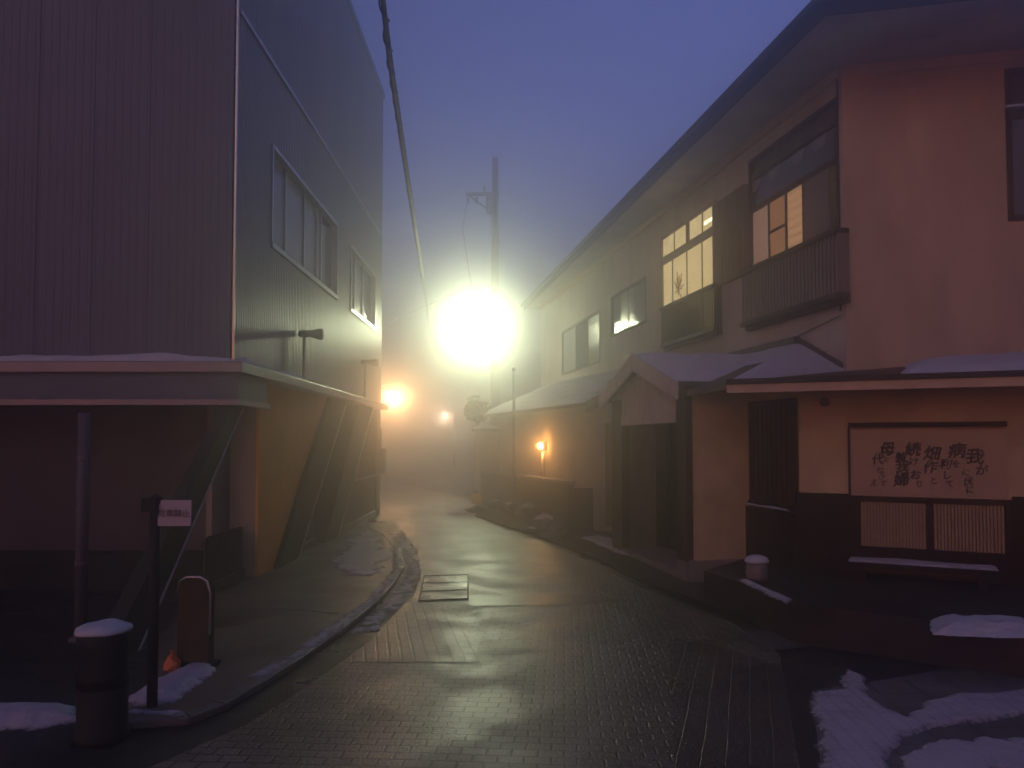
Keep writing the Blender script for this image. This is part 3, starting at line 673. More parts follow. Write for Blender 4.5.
rf = s.build('roof', 'roof', house)
s = MB(); s.tube([cor + US.n * .10 + Vector((0, 0, ZW + .13)), far_ + US.n * .10 + Vector((0, 0, ZW + .13))], .055, 10); s.tube([cor + UF.n * .10 + US.n * .1 + Vector((0, 0, ZW + .13)), rt + UF.n * .10 + Vector((0, 0, ZW + .13))], .055, 10); s.build('gutter', 'dark_metal', rf, smooth=True)
s = MB(); nq = cor + US.n * .02; snow_slab(s, vv[0], vv[1], vv[2], vv[3], th=.10, nu=40, nv=10); s.build('snow', 'snow', rf, smooth=True)

def wframe(W, r, name, m, parent, t=.04, d0=-.05, d1=.012, vs=(), hs=()):
    a, b, z0, z1 = r; f = MB()
    W.box(f, a, b, z0, z0 + t, d0, d1 + .02); W.box(f, a, b, z1 - t, z1, d0, d1); W.box(f, a, a + t, z0 + t, z1 - t, d0, d1); W.box(f, b - t, b, z0 + t, z1 - t, d0, d1)
    for v in vs:
        u, zz0, zz1, wd = v; W.box(f, u - wd / 2, u + wd / 2, zz0, zz1, d0 + .02, d1 - .03)
    for h in hs:
        z, u0, u1, wd = h; W.box(f, u0, u1, z - wd / 2, z + wd / 2, d0 + .02, d1 - .028)
    return f.build(name, m, parent)
def pane(W, u0, u1, z0, z1, m, parent, d=-.032, name='pane'):
    s = MB(); W.box(s, u0, u1, z0, z1, d - .01, d); return s.build(name, m, parent)
# window 1 (near): dark transom, pale pane, amber shoji, slatted blind, dark shutter board right
def U(x): return US.u(x)
a, b, z0, z1 = n1
zt = (US.uz(752, 219)[1] + US.uz(805, 172)[1]) / 2
f = wframe(US, n1, 'window', 'dark_wood', house, t=.05, d1=.02, vs=[(U(770.5), z0, zt, .03), (U(788), z0, zt, .045), (U(805.5), z0, zt, .035), (U(752.5), z0, zt, .03)], hs=[(zt + .03, a, b, .09), ((z1 + zt) / 2 + .1, a, b, .05)])
pane(US, U(788), U(771), z0, zt, 'lit_amber', f); pane(US, U(805), U(788), z0, zt, 'lit_slats', f); pane(US, U(770), U(753), z0, zt, 'lit_pale', f)
zm = (z0 + zt) / 2
s = MB(); US.box(s, U(788), U(771), zm - .02, zm + .02, -.031, -.015); s.build('crossbar', 'dark_wood', f)
pane(US, a, b, zt, z1, 'glass_dark', f, d=-.034)
s = MB(); US.box(s, U(832), U(806), z0, zt, -.031, -.012); US.box(s, U(832) , U(806), z0 + .02, z0 + .06, -.012, -.004); s.build('shutter_board', 'rail', f)
for xx in (757, 776, 800, 822):
    s = MB(); u = U(xx); zc = (zt + z1) / 2 + .05
    US.prism(s, [(u + .17 * math.cos(k * math.pi / 8), zc + .17 * math.sin(k * math.pi / 8)) for k in range(16)], -.033, -.026); s.build('transom_roundel', 'glass_mid', f)
# shutter box between window 1 and 2
s = MB(); sb = rect(US, 716, 748, (214, 176), (287, 276)); nn = 9
for i in range(nn):
    u0 = sb[0] + (sb[1] - sb[0]) * i / nn; u1 = sb[0] + (sb[1] - sb[0]) * (i + .82) / nn; US.box(s, u0, u1, sb[2], sb[3], .06, .085)
US.box(s, sb[0], sb[1], sb[2], sb[3], .0, .06); s.build('shutter_box', 'brown_wood', house)
# balcony 1: solid vertical bars with flat top cap
def balcony(W, u0, u1, zb, zt, d, m, n, wbar, parent, capw=.09, kn=None, barm=None):
    r = MB(); W.box(r, u0, u1, zt - .05, zt + .02, d - capw, d + .04); W.box(r, u0, u0 + .05, zt - .05, zt + .02, 0, d - capw); W.box(r, u1 - .05, u1, zt - .05, zt + .02, 0, d - capw)
    o = r.build('balcony', m, parent)
    r = MB(); W.box(r, u0, u1, zb, zb + .07, 0, d + .03); W.box(r, u0, u1, zb - .06, zb, .0, .1); r.build('floor_beam', m, o)
    r = MB()
    for i in range(n):
        u = u0 + .03 + (u1 - u0 - .06) * i / (n - 1); W.box(r, u - wbar / 2, u + wbar / 2, zb + .07, zt - .05, d - .025, d)
    for i in range(4):
        dd = d * (i + .5) / 4.6
        for u in (u0 + .02, u1 - .02): W.box(r, u - .01, u + .01, zb + .07, zt - .05, dd - .015, dd + .015)
    r.build('railing', barm or m, o)
    return o
b1 = rect(offw(US, .16), 741, 838, (272, 230), (322, 297))
balcony(US, b1[0] - .0, b1[1], b1[2] - .05, b1[3], .16, 'dark_wood', 30, .035, house, barm='rail')
b2 = rect(offw(US, .15), 661, 714, (309, 285), (347, 330))
b2o = balcony(US, b2[0], b2[1], b2[2] - .02, b2[3], .15, 'dark_metal', 34, .014, house, capw=.03)
s = MB(); US.box(s, U(702), U(684), b2[2] + .09, b2[3] - .25, .02, .12); s.build('air_conditioner', 'grey_metal', b2o, bevel=.01)
s = MB(); US.box(s, U(675), U(668), b2[2] + .09, b2[3] - .3, .02, .11); s.build('storage_box', 'alu', b2o, bevel=.01)
# window 2
a, b, z0, z1 = n2
zs = (US.uz(663, 262)[1] + US.uz(714, 228)[1]) / 2; zr = b2[3]
f = wframe(US, n2, 'window', 'grey_wood', house, t=.045, d1=.015, vs=[((a + b) / 2, zs, z1, .16), (a + (b - a) * .25, zs, z1, .025), (a + (b - a) * .75, zs, z1, .025)] + [(a + (b - a) * t, z0, zs, .028) for t in (.26, .52, .79)], hs=[(zs, a, b, .17)])
pane(US, a, b, z0, zs, 'lit_cream', f); pane(US, a, b, zs, z1, 'lit_bright', f)
s = MB(); US.box(s, a + .12, a + .62, zs + .2, zs + .27, -.031, -.027); s.build('ceiling_light', 'lit_tube', f)
# plant silhouette standing in the window
s = MB(); uc = a + (b - a) * .68; zc = (z0 + zs) / 2 + .25
for k in range(14):
    an = k * 2.4; L1 = .12 + .16 * ((k * 37) % 10) / 10; p0 = US.p(uc, zc - .1, -.031); p1 = US.p(uc + math.cos(an) * L1, zc + math.sin(an) * L1 * 1.2, -.030)
    s.tube([p0, p1], [.006, .016], 5)
s.build('plant_silhouette', mat('window_decal', (.62, .48, .22), rough=.8), f)
# window 3, 4, front window
a, b, z0, z1 = n3
f = wframe(US, n3, 'window', 'dark_wood', house, t=.06, vs=[(a + (b - a) * .5, z0, z1, .05)]); pane(US, a, b, z0, z1, 'glass_mid', f)
s = MB(); US.box(s, a + (b - a) * .35, a + (b - a) * .72, z0 + .05, z1 - .05, -.031, -.027); s.build('curtain', 'glass_pale', f)
a, b, z0, z1 = n4
f = wframe(US, n4, 'window', 'dark_wood', house, t=.06, vs=[(a + (b - a) * t, z0, z1, .05) for t in (.3, .62)]); pane(US, a, b, z0, z1, 'glass_pale', f)
s = MB(); US.box(s, a + (b - a) * .3, a + (b - a) * .62, z0 + .04, z1 - .04, -.031, -.026); s.build('dark_sash', 'glass_dark', f)
a, b, z0, z1 = fu
f = wframe(UF, fu, 'window', 'dark_wood', house, t=.07, d1=.02, vs=[((a + b) / 2, z0, z1, .05)], hs=[(z0 + (z1 - z0) * .70, a, b, .12)]); pane(UF, a, b, z0, z1, 'glass_dark', f)
s = MB(); UF.box(s, a - .02, b, z0 + (z1 - z0) * .70 + .06, z0 + (z1 - z0) * .70 + .09, .04, .09); s.build('rail', 'alu', f)
# wires and small vent on wall
s = MB(); s.tube([US.p(U(846), 3.35, .03), US.p(U(760), 3.05, .03), US.p(U(700), 2.98, .04), US.p(U(600), 2.95, .04)], .007, 6); s.tube([US.p(u_c + .08, 3.4, .02), US.p(u_c + .08, ZW - .1, .02)], .013, 8); s.build('wall_conduit', 'dark_metal', house, smooth=True)
s = MB(); US.box(s, U(633), U(627), 3.72, 3.78, 0, .07); s.build('vent_hood', 'grey_metal', house)

# ------------------------------------------------------------------ right house, ground floor front wing
A_ = Vector((3.09, 8.30, 0)); GF = Wall((A_.x, A_.y), (1, -.52), (0, -1)); GS = Wall((A_.x, A_.y), DS, (-1, 0))
bw = rect(GF, 850, 1006, (430, 424), (492, 503))
print('board', bw, 'GF900', GF.uz(900, 560))
s = MB(); GF.box(s, .0, 7, .34, 2.34, -.16, 0); GS.box(s, .165, 4.4, .0, 2.34, -.16, 0); s.build('wing_wall', 'ochre_stucco', house)
zw = GF.uz(860, 494)[1]
s = MB(); GF.box(s, -.03, GF.u(848), PZ, zw, .003, .04); GF.box(s, GF.u(848), 7, PZ, bw[2] - .03, .003, .04); GS.box(s, .0, .5, PZ, zw, .003, .035)
s.build('dark_wainscot', 'dark_wood', house)
s = MB(); GF.box(s, GF.u(1010), 7, zw - .1, zw + .02, .04, .06); s.build('wainscot_cap', 'dark_wood', house)
# dark tall window on side
dw = (GS.u(797), GS.u(754), GS.uz(775, 508)[1], GS.uz(775, 400)[1])
f = wframe(GS, dw, 'window', 'dark_wood', house, t=.06, d0=.0, d1=.07); pane(GS, dw[0], dw[1], dw[2], dw[3], 'glass_dark', f, d=.02)
s = MB()
for i in range(9): u = dw[0] + (dw[1] - dw[0]) * (i + .5) / 9; GS.box(s, u - .018, u + .018, dw[2] + .06, dw[3] - .06, .03, .055)
s.build('lattice_bars', 'dark_wood', f)
s = MB(); GS.box(s, dw[0] - .05, GS.u(748), .30, dw[2] - .02, .003, .10); s.build('side_wainscot', 'dark_wood', house)
s = MB(); snow_slab(s, GS.p(dw[0], dw[2] + .01, .14), GS.p(dw[1], dw[2] + .01, .14), GS.p(dw[1], dw[2] + .01, .08), GS.p(dw[0], dw[2] + .01, .08), th=.02, nu=16, nv=3, rough=.02); s.build('snow', 'snow', f)
# vent on front
s = MB(); q_ = GF.uz(825, 402); GF.prism(s, [(q_[0] + .05 * math.cos(k * math.pi / 6), q_[1] + .05 * math.sin(k * math.pi / 6)) for k in range(12)], .0, .06); s.build('vent_cap', 'dark_metal', house)
# lattice shutters under board
lz0, lz1 = GF.uz(900, 547)[1], GF.uz(900, 502)[1]
s = MB(); lu0, lu1 = GF.u(853), GF.u(1009)
GF.box(s, lu0, lu1, lz1, lz1 + .05, .042, .09); GF.box(s, lu0, lu1, lz0 - .06, lz0, .042, .09)
for x0, x1 in ((853, 859), (925, 931), (1003, 1009)): GF.box(s, GF.u(x0), GF.u(x1), lz0, lz1, .042, .085)
lt = s.build('lattice_screen', 'dark_wood', house)
s = MB()
for xa, xb in ((860, 924), (932, 1002)):
    ua, ub = GF.u(xa), GF.u(xb); n = 20
    for i in range(n): u = ua + (ub - ua) * (i + .5) / n; GF.box(s, u - .011, u + .011, lz0, lz1, .058, .072)
    GF.box(s, ua, ub, lz0 + .1, lz0 + .112, .073, .078)
s.build('lattice_bars', 'lattice', lt)
s = MB(); GF.box(s, GF.u(860), GF.u(1002), lz0, lz1, .042, .05); s.build('screen_backing', 'brown_wood', lt)
# bench
bz = .62
bu0, bu1 = GF.u(846), GF.u(998)
BD = .45
def benchuz(x, y): return 0
be = thing('bench', GF.p((bu0 + bu1) / 2, PZ, BD), 'low dark wooden bench dusted with snow under the calligraphy board', 'bench')
BW = Wall((GF.p(0, 0, BD).x, GF.p(0, 0, BD).y), (GF.d.x, GF.d.y), (0, -1)); v0, v1 = BW.u(846), BW.u(996); bz = BW.uz(920, 566)[1]
print('bench z', bz)
s = MB(); BW.box(s, v0, v1, bz - .05, bz, -.30, .02); s.build('seat', 'dark_wood', be, bevel=.008)
for u in (v0 + .12, v1 - .12):
    s = MB(); BW.box(s, u - .04, u + .04, PZ, bz - .052, -.27, -.01); s.build('leg', 'dark_wood', be)
s = MB(); BW.box(s, v0 + .16, v1 - .16, PZ + .08, PZ + .13, -.16, -.12); s.build('stretcher', 'brown_wood', be)
s = MB(); snow_slab(s, BW.p(v0, bz, .015), BW.p(v1, bz, .015), BW.p(v1, bz, -.29), BW.p(v0, bz, -.29), th=.018, nu=40, nv=10, rough=.01); s.build('snow', 'dirty_snow', be, smooth=True)
# calligraphy board
cb_ = thing('calligraphy_board', GF.p((bw[0] + bw[1]) / 2, bw[2], 0), 'wide plaster board with black brush calligraphy on the cream wall', 'sign')
s = MB(); GF.box(s, bw[0], bw[1], bw[2], bw[3], .004, .03); s.build('panel', 'plaster_board', cb_)
s = MB(); GF.box(s, bw[0] - .01, bw[1] + .0, bw[3], bw[3] + .05, .004, .09); GF.box(s, bw[0] - .02, bw[0], bw[2], bw[3], .004, .06); GF.box(s, bw[0] - .02, bw[1] + .05, bw[2] - .04, bw[2], .042, .10); s.build('frame', 'dark_wood', cb_)
GL = [('我', 800, 232, 100), ('が', 845, 318, 70), ('に', 742, 335, 48), ('伏', 755, 392, 56), ('に', 768, 445, 52),
      ('病', 685, 195, 98), ('を', 678, 280, 50), ('利', 610, 280, 66), ('し', 625, 350, 58), ('て', 638, 408, 48),
      ('畑', 525, 212, 92), ('作', 515, 298, 78), ('と', 536, 385, 50), ('続', 405, 187, 86), ('け', 410, 265, 56), ('お', 420, 348, 62), ('り', 445, 408, 44),
      ('美', 325, 235, 62), ('我', 335, 295, 76), ('婦', 330, 378, 86), ('母', 240, 185, 84), ('代', 180, 250, 66), ('と', 235, 250, 34), ('な', 197, 322, 48), ('さ', 205, 364, 38), ('え', 155, 400, 44), ('て', 213, 405, 40)]
s = MB(); rnd = random.Random(4)
for ch, gx, gy, gs in GL:
    px, py = 850 + gx / 6.4, 420 + gy / 6.4; u, z = GF.uz(px, py); u2, _ = GF.uz(px + gs / 6.4, py)
    sz = abs(u2 - u) * 1.22; vs, fs = text_mesh(ch, sz, sz * .008); an = rnd.uniform(-.12, .12); sh = rnd.uniform(.05, .25)
    o = []; heavy = .02 * sz if gs > 60 else .01 * sz
    for v in vs:
        x, y = v.x + sh * v.y, v.y; x, y = x * math.cos(an) - y * math.sin(an), x * math.sin(an) + y * math.cos(an)
        w = Vector((x * 14 / sz * .3, y * 14 / sz * .3, gx)); x += sz * .035 * noise.noise(w); y += sz * .035 * noise.noise(w + Vector((7, 3, 1)))
        o.append((u + x, z + y))
    for k_, (ox, oy) in enumerate(((0, 0), (1, .4), (-1, -.4), (.3, -1), (-.3, 1))): s.add([GF.p(x + ox * heavy, y + oy * heavy, .0325 + .0006 * k_) for x, y in o], fs)
s.build('brush_writing', 'ink', cb_)
# pent roof round the wing
EA = P(727, 384, 7.85); EE = P(1024, 372, 6.85); zE = (EA.z + EE.z) / 2; EA.z = EE.z = zE; EE2 = EA + (EE - EA) * 2.0
Cc = US.p(u_c, P(840, 371, US.p(u_c, 0).y).z, 0); ub = U(801); Bb = US.p(ub, US.uz(801, 343)[1], 0)
Dd = UF.p(5.5, P(1024, 358, 9.4).z + .25, 0); uf = U(712); Ff = US.p(uf, Bb.z - .02, 0); A2 = Vector((1.95, 10.6, zE + .02))
s = MB(); top = [EA, EE2, Dd, Cc, Bb, Ff, A2]; n = len(top)
s.add(top + [v - Vector((0, 0, .07)) for v in top], [(0, 1, 2, 3), (0, 3, 4), (0, 4, 5, 6), (7, 8, 1, 0), (7, 0, 6, 13), (7, 10, 9, 8), (7, 11, 10), (7, 13, 12, 11)])
pr_ = s.build('lower_roof', 'roof', house)
s = MB()
dirE = (EE2 - EA).normalized(); nE = Vector((dirE.y, -dirE.x, 0)); nE = nE if nE.y < 0 else -nE
strip(s, EA, EE2, nE, zE - .11, zE - .025, .035); s.build('fascia', 'fascia', pr_)
s = MB(); strip(s, EA, EE2, nE, zE - .022, zE + .03, .06); s.build('gutter', 'dark_metal', pr_)
s = MB()
def tri_snow(a, b, c, th, n=12, seed=0):
    nr = (b - a).cross(c - a).normalized(); nr = nr if nr.z > 0 else -nr; vs = []; ix = {}
    for i in range(n + 1):
        for j in range(n + 1 - i):
            k_ = n - i - j; p = (a * k_ + b * i + c * j) / n; e = min(1, min(i, j, k_) * .6) ** .5
            ix[i, j] = len(vs); vs.append(p + nr * (th * e + .02 * e * noise.noise(p * 4)) + Vector((0, 0, .005)))
    fs = []
    for i in range(n):
        for j in range(n - i):
            fs.append((ix[i, j], ix[i + 1, j], ix[i, j + 1]))
            if i + j < n - 1: fs.append((ix[i + 1, j], ix[i + 1, j + 1], ix[i, j + 1]))
    s.add(vs, fs)
tri_snow(EA, Cc, Bb, .07); snow_slab(s, EA + (EE2 - EA) * .30, EE2, Dd, Cc.lerp(Dd, .12), th=.09, nu=30, nv=12, seed=4)
snow_slab(s, A2.lerp(Ff, .45), EA.lerp(Bb, .45), Bb, Ff, th=.04, nu=14, nv=12, seed=9)
s.build('snow', 'snow', pr_, smooth=True)
def tiles(a, b, n, r):
    t = MB()
    for i in range(n):
        p = a.lerp(b, (i + .5) / n); p2 = a.lerp(b, (i + 1.35) / n); t.tube([p + Vector((0, 0, .02)), p2 + Vector((0, 0, .045))], r, 8)
    return t
tiles(Cc, Bb, 7, .045).build('hip_tiles', 'roof', pr_)
s = MB(); strip(s, Vector((Bb.x, Bb.y, 0)), Vector((Ff.x, Ff.y, 0)), US.n, Bb.z + .0, Bb.z + .10, .08); s.build('ridge_flashing', 'dark_metal', pr_)

# stone with snow, by wall corner
q = G(757, 579, PZ); st = thing('stone_stub', q, 'small pale stone stub with a snow cap on the terrace corner', 'stone')
MB().lathe(q, [(.10, 0), (.11, .05), (.10, .14), (.085, .17)], 14).build('stone', 'stone', st, smooth=True)
MB().lathe(q + Vector((0, 0, .165)), [(.115, 0), (.12, .02), (.10, .05), (.05, .07), (.01, .075)], 14).build('snow_cap', 'snow', st, smooth=True)
# ------------------------------------------------------------------ porch
pc = G(689, 586); PF = Wall((pc.x, pc.y), DS, (-1, 0)); PN = Wall((pc.x, pc.y), (1, .182), (0, -1))
porch = thing('entrance_porch', (pc.x + .4, pc.y + 1.2, 0), 'gabled entrance porch with snow on its roof and a dark doorway', 'porch')
pl_ = PF.u(613); pd = PN.u(753); zp = 2.34
ho = (PF.u(678) , PF.u(623), .12, PF.uz(650, 424)[1])
s = MB(); PN.box(s, .06, pd + .3, .30, zp, -.12, 0); s.build('side_wall', 'ochre_stucco', porch)
s = MB(); PN.box(s, .0, pd + .3, .0, .30, -.14, .03); PF.box(s, .05, ho[0], 0, .28, -.12, .02); s.build('plinth', 'stone', porch, bevel=.01)
s = MB(); PF.box(s, .0, ho[0] - .0, .28, zp, -.10, .02); s.build('corner_post', 'dark_wood', porch)
s = MB(); PF.box(s, ho[1], pl_, 0, zp, -.10, .02); s.build('corner_post', 'dark_wood', porch)
s = MB(); PF.box(s, ho[0], ho[1], ho[3], ho[3] + .14, -.10, .03); s.build('lintel', 'pale_wood', porch)
um = (0 + pl_) / 2; zk = 2.82
s = MB(); PF.prism(s, [(.02, ho[3] + .14), (pl_ - .02, ho[3] + .14), (pl_, zp + .02), (um, zk - .08), (0, zp + .02)], -.06, .012); s.build('gable_board', 'pale_wood', porch)
s = MB(); PF.box(s, ho[0] + .0, pl_ - .13, .10, ho[3] + .1, -.70, -.65); dr = s.build('door', 'dark_wood', porch)
s = MB()
for i in range(5): u = ho[0] + (ho[1] - ho[0]) * (i + .5) / 5; PF.box(s, u - .015, u + .015, .2, ho[3], -.65, -.63)
s.build('door_battens', 'dark_wood', dr)
s = MB(); PF.box(s, pl_ - .12, pl_, 0, zp, -1.3, -.102); s.build('far_wall', 'grey_wood', porch)
s = MB(); PF.box(s, ho[0] - .06, ho[0] - .0, .12, ho[3] + .12, -.70, -.102); PF.box(s, ho[0], pl_ - .13, ho[3] + .102, ho[3] + .14, -.70, -.102); s.build('door_surround', 'dark_wood', porch)
s = MB(); PF.box(s, ho[0] - .0, ho[1], 0, .12, -.65, .02); s.build('threshold', 'stone', porch)
# porch roof
oe, of_ = .12, .16
def PR(u, z, d): return PF.p(u, z, d)
zl = zp + .02
sl = (zk - zl) / um
e0 = -oe; e1 = pl_ + oe; ze0 = zl - sl * oe
s = MB()
for uA in (e0, e1):
    s.prism([PR(uA, ze0, of_), PR(um, zk, of_), PR(um, zk + .09, of_), PR(uA, ze0 + .09, of_)], -PF.n * (of_ + 1.7))
prf = s.build('roof', 'roof', porch)
s = MB()
for uA in (e0, e1): s.prism([PR(uA, ze0 - .12, of_ + .002), PR(um, zk - .14, of_ + .002), PR(um, zk + .085, of_ + .002), PR(uA, ze0 + .085, of_ + .002)], PF.n * .03)
s.build('barge_board', 'pale_wood', prf)
s = MB(); snow_slab(s, PR(e0, ze0 + .092, of_ + .02), PR(e0, ze0 + .092, -1.6), PR(um, zk + .092, -1.6), PR(um, zk + .092, of_ + .02), th=.06, nu=20, nv=12, seed=2)
snow_slab(s, PR(e1, ze0 + .092, -1.6), PR(e1, ze0 + .092, of_ + .02), PR(um, zk + .092, of_ + .02), PR(um, zk + .092, -1.6), th=.06, nu=20, nv=12, seed=8)
s.build('snow', 'snow', prf, smooth=True)
# steps in the porch corner
s = MB(); s.box(2.55, 3.0, 8.35, 9.0, .0, PZ + .10); 

# ------------------------------------------------------------------ annex beyond the porch
p0 = Vector((1.10, 15.0, 0)); p1 = Vector((-.78, 20.6, 0)); dA = p1 - p0; LA = dA.length
FE = Wall((p0.x, p0.y), (dA.x, dA.y), (-1, 0)); AW = Wall((p0.x + .45, p0.y + .15), (dA.x, dA.y), (-1, 0))
anx = thing('annex_house', (2.5, 18, 0), 'low pale annex with a snow covered lean roof, beyond the porch', 'annex')
s = MB(); AW.box(s, -.4, LA + .3, 0, 2.42, -.14, 0); 
s.build('side_wall', 'white_wall', anx)
s = MB(); AW.box(s, LA + .16, LA + .3, 0, 2.3, -3, -.142); s.build('end_wall', 'white_wall', anx)
s = MB(); AW.box(s, -3.4, -.4, 0, 2.9, -.30, -.16); s.build('near_wall', 'stucco', anx)
ez = 2.38
s = MB(); q0, q1 = AW.p(-.5, ez, .32), AW.p(LA + .5, ez, .32); q2, q3 = AW.p(LA - 0.2, ez + .85, -1.6), AW.p(-.5, ez + .85, -1.6)
s.prism([q0, q1, q2, q3], (0, 0, .07)); ar = s.build('roof', 'roof', anx)
s = MB(); snow_slab(s, q0 + Vector((0, 0, .072)), q1 + Vector((0, 0, .072)), q2 + Vector((0, 0, .072)), q3 + Vector((0, 0, .072)), th=.09, nu=40, nv=14, rough=.03, seed=6); s.build('snow', 'snow', ar, smooth=True)
s = MB()
for i in range(5):
    t = (i + .7) / 5.2; s.tube([q0.lerp(q3, t) + Vector((0, 0, .155)), q1.lerp(q2, t) + Vector((0, 0, .155))], .018, 6)
s.build('snow_guard', 'grey_metal', ar)
s = MB(); s.prism([q0 + Vector((0, 0, -.12)), q3 + Vector((0, 0, -.12)), q3 + Vector((0, 0, .10)), q0 + Vector((0, 0, .10))], -AW.d * .05); s.prism([q3 + Vector((0, 0, -.10)), AW.p(-.5, ez + .60, -3.3), AW.p(-.5, ez + .80, -3.3), q3 + Vector((0, 0, .10))], -AW.d * .05); s.build('barge_board', 'brown_wood', ar)
s = MB(); AW.prism(s, [(-.42, 2.42), (-.42, 2.421), (-.42, 2.42)], 0, .01) if False else None
mbg = MB(); mbg.prism([AW.p(-.38, 2.3, -.0), AW.p(-.38, 2.3, -3.2), AW.p(-.38, ez + .7, -3.2), AW.p(-.38, ez + .8, -1.6), AW.p(-.38, ez + .12, -.0)], AW.d * .08); mbg.prism([AW.p(-.38, 0, -.14), AW.p(-.38, 0, -3.2), AW.p(-.38, 2.3, -3.2), AW.p(-.38, 2.3, -.14)], AW.d * .08)
mbg.build('gable_wall', 'stucco', anx)
# olive side door with pale frame in near wall
NWu0, NWu1 = -1.9, -1.1
s = MB(); NW = Wall((AW.p(0, 0, -.16).x, AW.p(0, 0, -.16).y), (dA.x, dA.y), (-1, 0))
ua, ub_ = NW.u(619), NW.u(602); zt_ = NW.uz(610, 427)[1]
NW.box(s, ua, ub_, .1, zt_, .0, .04); dd_ = s.build('door', 'olive_door', anx)
s = MB(); NW.box(s, ua - .07, ua, .1, zt_ + .07, .0, .06); NW.box(s, ub_, ub_ + .07, .1, zt_ + .07, .0, .06); NW.box(s, ua, ub_, zt_, zt_ + .07, .0, .06); s.build('frame', 'grey_wood', dd_)
s = MB(); s.tube([AW.p(.0, 1.6, .14), AW.p(-.0, 1.6, .14) + Vector((0, 0, .01))], .01)
# wall lamp
lq = AW.uz(546, 446); lamp = AW.p(lq[0], lq[1], .14)
wl = thing('wall_lamp', AW.p(lq[0], lq[1], 0), 'small glowing orange lamp on the pale annex wall', 'wall lamp')
s = MB(); AW.box(s, lq[0] - .06, lq[0] + .06, lq[1] - .1, lq[1] + .1, .0, .025); s.build('back_plate', 'dark_metal', wl)
s = MB(); s.tube([AW.p(lq[0], lq[1] + .09, .02), lamp + Vector((0, 0, .10)), lamp + Vector((0, 0, .06))], .012, 8); s.build('arm', 'dark_metal', wl)
s = MB(); s.lathe(lamp - Vector((0, 0, .07)), [(.03, 0), (.055, .02), (.065, .07), (.055, .12), (.03, .14)], 14); s.build('lamp_shade', emis('sodium_bulb', (1.0, .50, .13), 40, 'NONE'), wl, smooth=True)
s = MB(); pu = lq[0] - .01; s.tube([AW.p(pu, .1, .075), AW.p(pu, lq[1] - .13, .075)], .038, 16); tag(s.build('drain_pipe', 'wet_pipe', smooth=True), 'shiny wet downpipe catching the orange light under the wall lamp', 'pipe')
point('lamp_light', lamp + AW.n * .02, (1.0, .40, .10), 45, .09, wl)
# low dark wall in front of annex
lw = thing('boundary_wall', p0, 'low dark boundary wall with snow on its coping, below the orange wall lamp', 'wall')
s = MB(); FE.box(s, 0, LA, 0, .88, -.12, 0); PNb = Wall((p0.x, p0.y), (1, .1), (0, -1)); PNb.box(s, .02, 1.6, 0, .80, -.12, 0); s.build('wall', 'dark_wood', lw)
s = MB(); FE.box(s, -.02, LA + .02, .882, .93, -.15, .03); s.build('coping', 'grey_wood', lw)
s = MB(); snow_slab(s, FE.p(0, .93, .03), FE.p(2.6, .93, .03), FE.p(2.6, .93, -.14), FE.p(0, .93, -.14), th=.03, nu=40, nv=4, rough=.03); s.build('snow', 'snow', lw, smooth=True)
# white gate pier at the far end with snow cap
gp = thing('gate_pier', p1, 'pale gate pier with a snow cap at the far end of the boundary wall', 'gate pier')
s = MB(); FE.box(s, LA + .03, LA + .55, 0, 1.98, -.45, .06); s.build('pier', 'white_wall', gp, bevel=.01)
s = MB(); FE.box(s, LA - .03, LA + .62, 1.982, 2.05, -.52, .13); s.build('cap', 'grey_wood', gp)
s = MB(); snow_slab(s, FE.p(LA - .03, 2.05, .13), FE.p(LA + .62, 2.05, .13), FE.p(LA + .62, 2.05, -.52), FE.p(LA - .03, 2.05, -.52), th=.10, nu=10, nv=8); s.build('snow', 'snow', gp, smooth=True)
# thin post by the annex
q = G(514, 515); q = Vector((P(514, 442, 17.6).x, 17.6, 0))
tp_ = thing('thin_post', q, 'thin dark metal post rising in front of the annex wall', 'post')
MB().tube([q, q + Vector((0, 0, 3.35))], .035, 10).build('shaft', 'dark_metal', tp_, smooth=True); MB().lathe(q + Vector((0, 0, 3.33)), [(.05, 0), (.05, .05), (.01, .08)], 10).build('cap', 'dark_metal', tp_)
# snow topped tree behind the pier
q = Vector((P(477, 442, 22.2).x, 22.2, 0)); tr = thing('garden_tree', q, 'small round clipped tree with snow on top beside the gate pier', 'tree')
MB().tube([q, q + Vector((.03, 0, 1.2)), q + Vector((0, 0, 2.4))], [.07, .05, .03], 8).build('trunk', 'brown_wood', tr)
cr = MB(); sn = MB(); rnd = random.Random(2); cc = P(478, 411, 22.2)
for i in range(1500):
    v = Vector((rnd.gauss(0, 1), rnd.gauss(0, 1), rnd.gauss(0, 1))).normalized() * (rnd.random() ** .4) * .42; v.z *= .8
    if noise.noise(v * 5) < -.25: continue
    p = cc + v; a1 = Vector((rnd.gauss(0, 1), rnd.gauss(0, 1), rnd.gauss(0, 1))).normalized() * .045; a2 = a1.cross(Vector((rnd.random(), rnd.random(), rnd.random()))).normalized() * .03
    cr.add([p - a1, p + a2, p + a1, p - a2], [(0, 1, 2, 3)])
cr.build('crown', 'leaf', tr)
for i in range(7):
    an = i * .9; c_ = cc + Vector((math.cos(an) * .2, math.sin(an) * .2, .27 + .05 * (i % 3)))
    sn.lathe(c_, [(.12, 0), (.15, .03), (.10, .09), (.02, .12)], 10)
sn.build('snow', 'snow', tr, smooth=True)
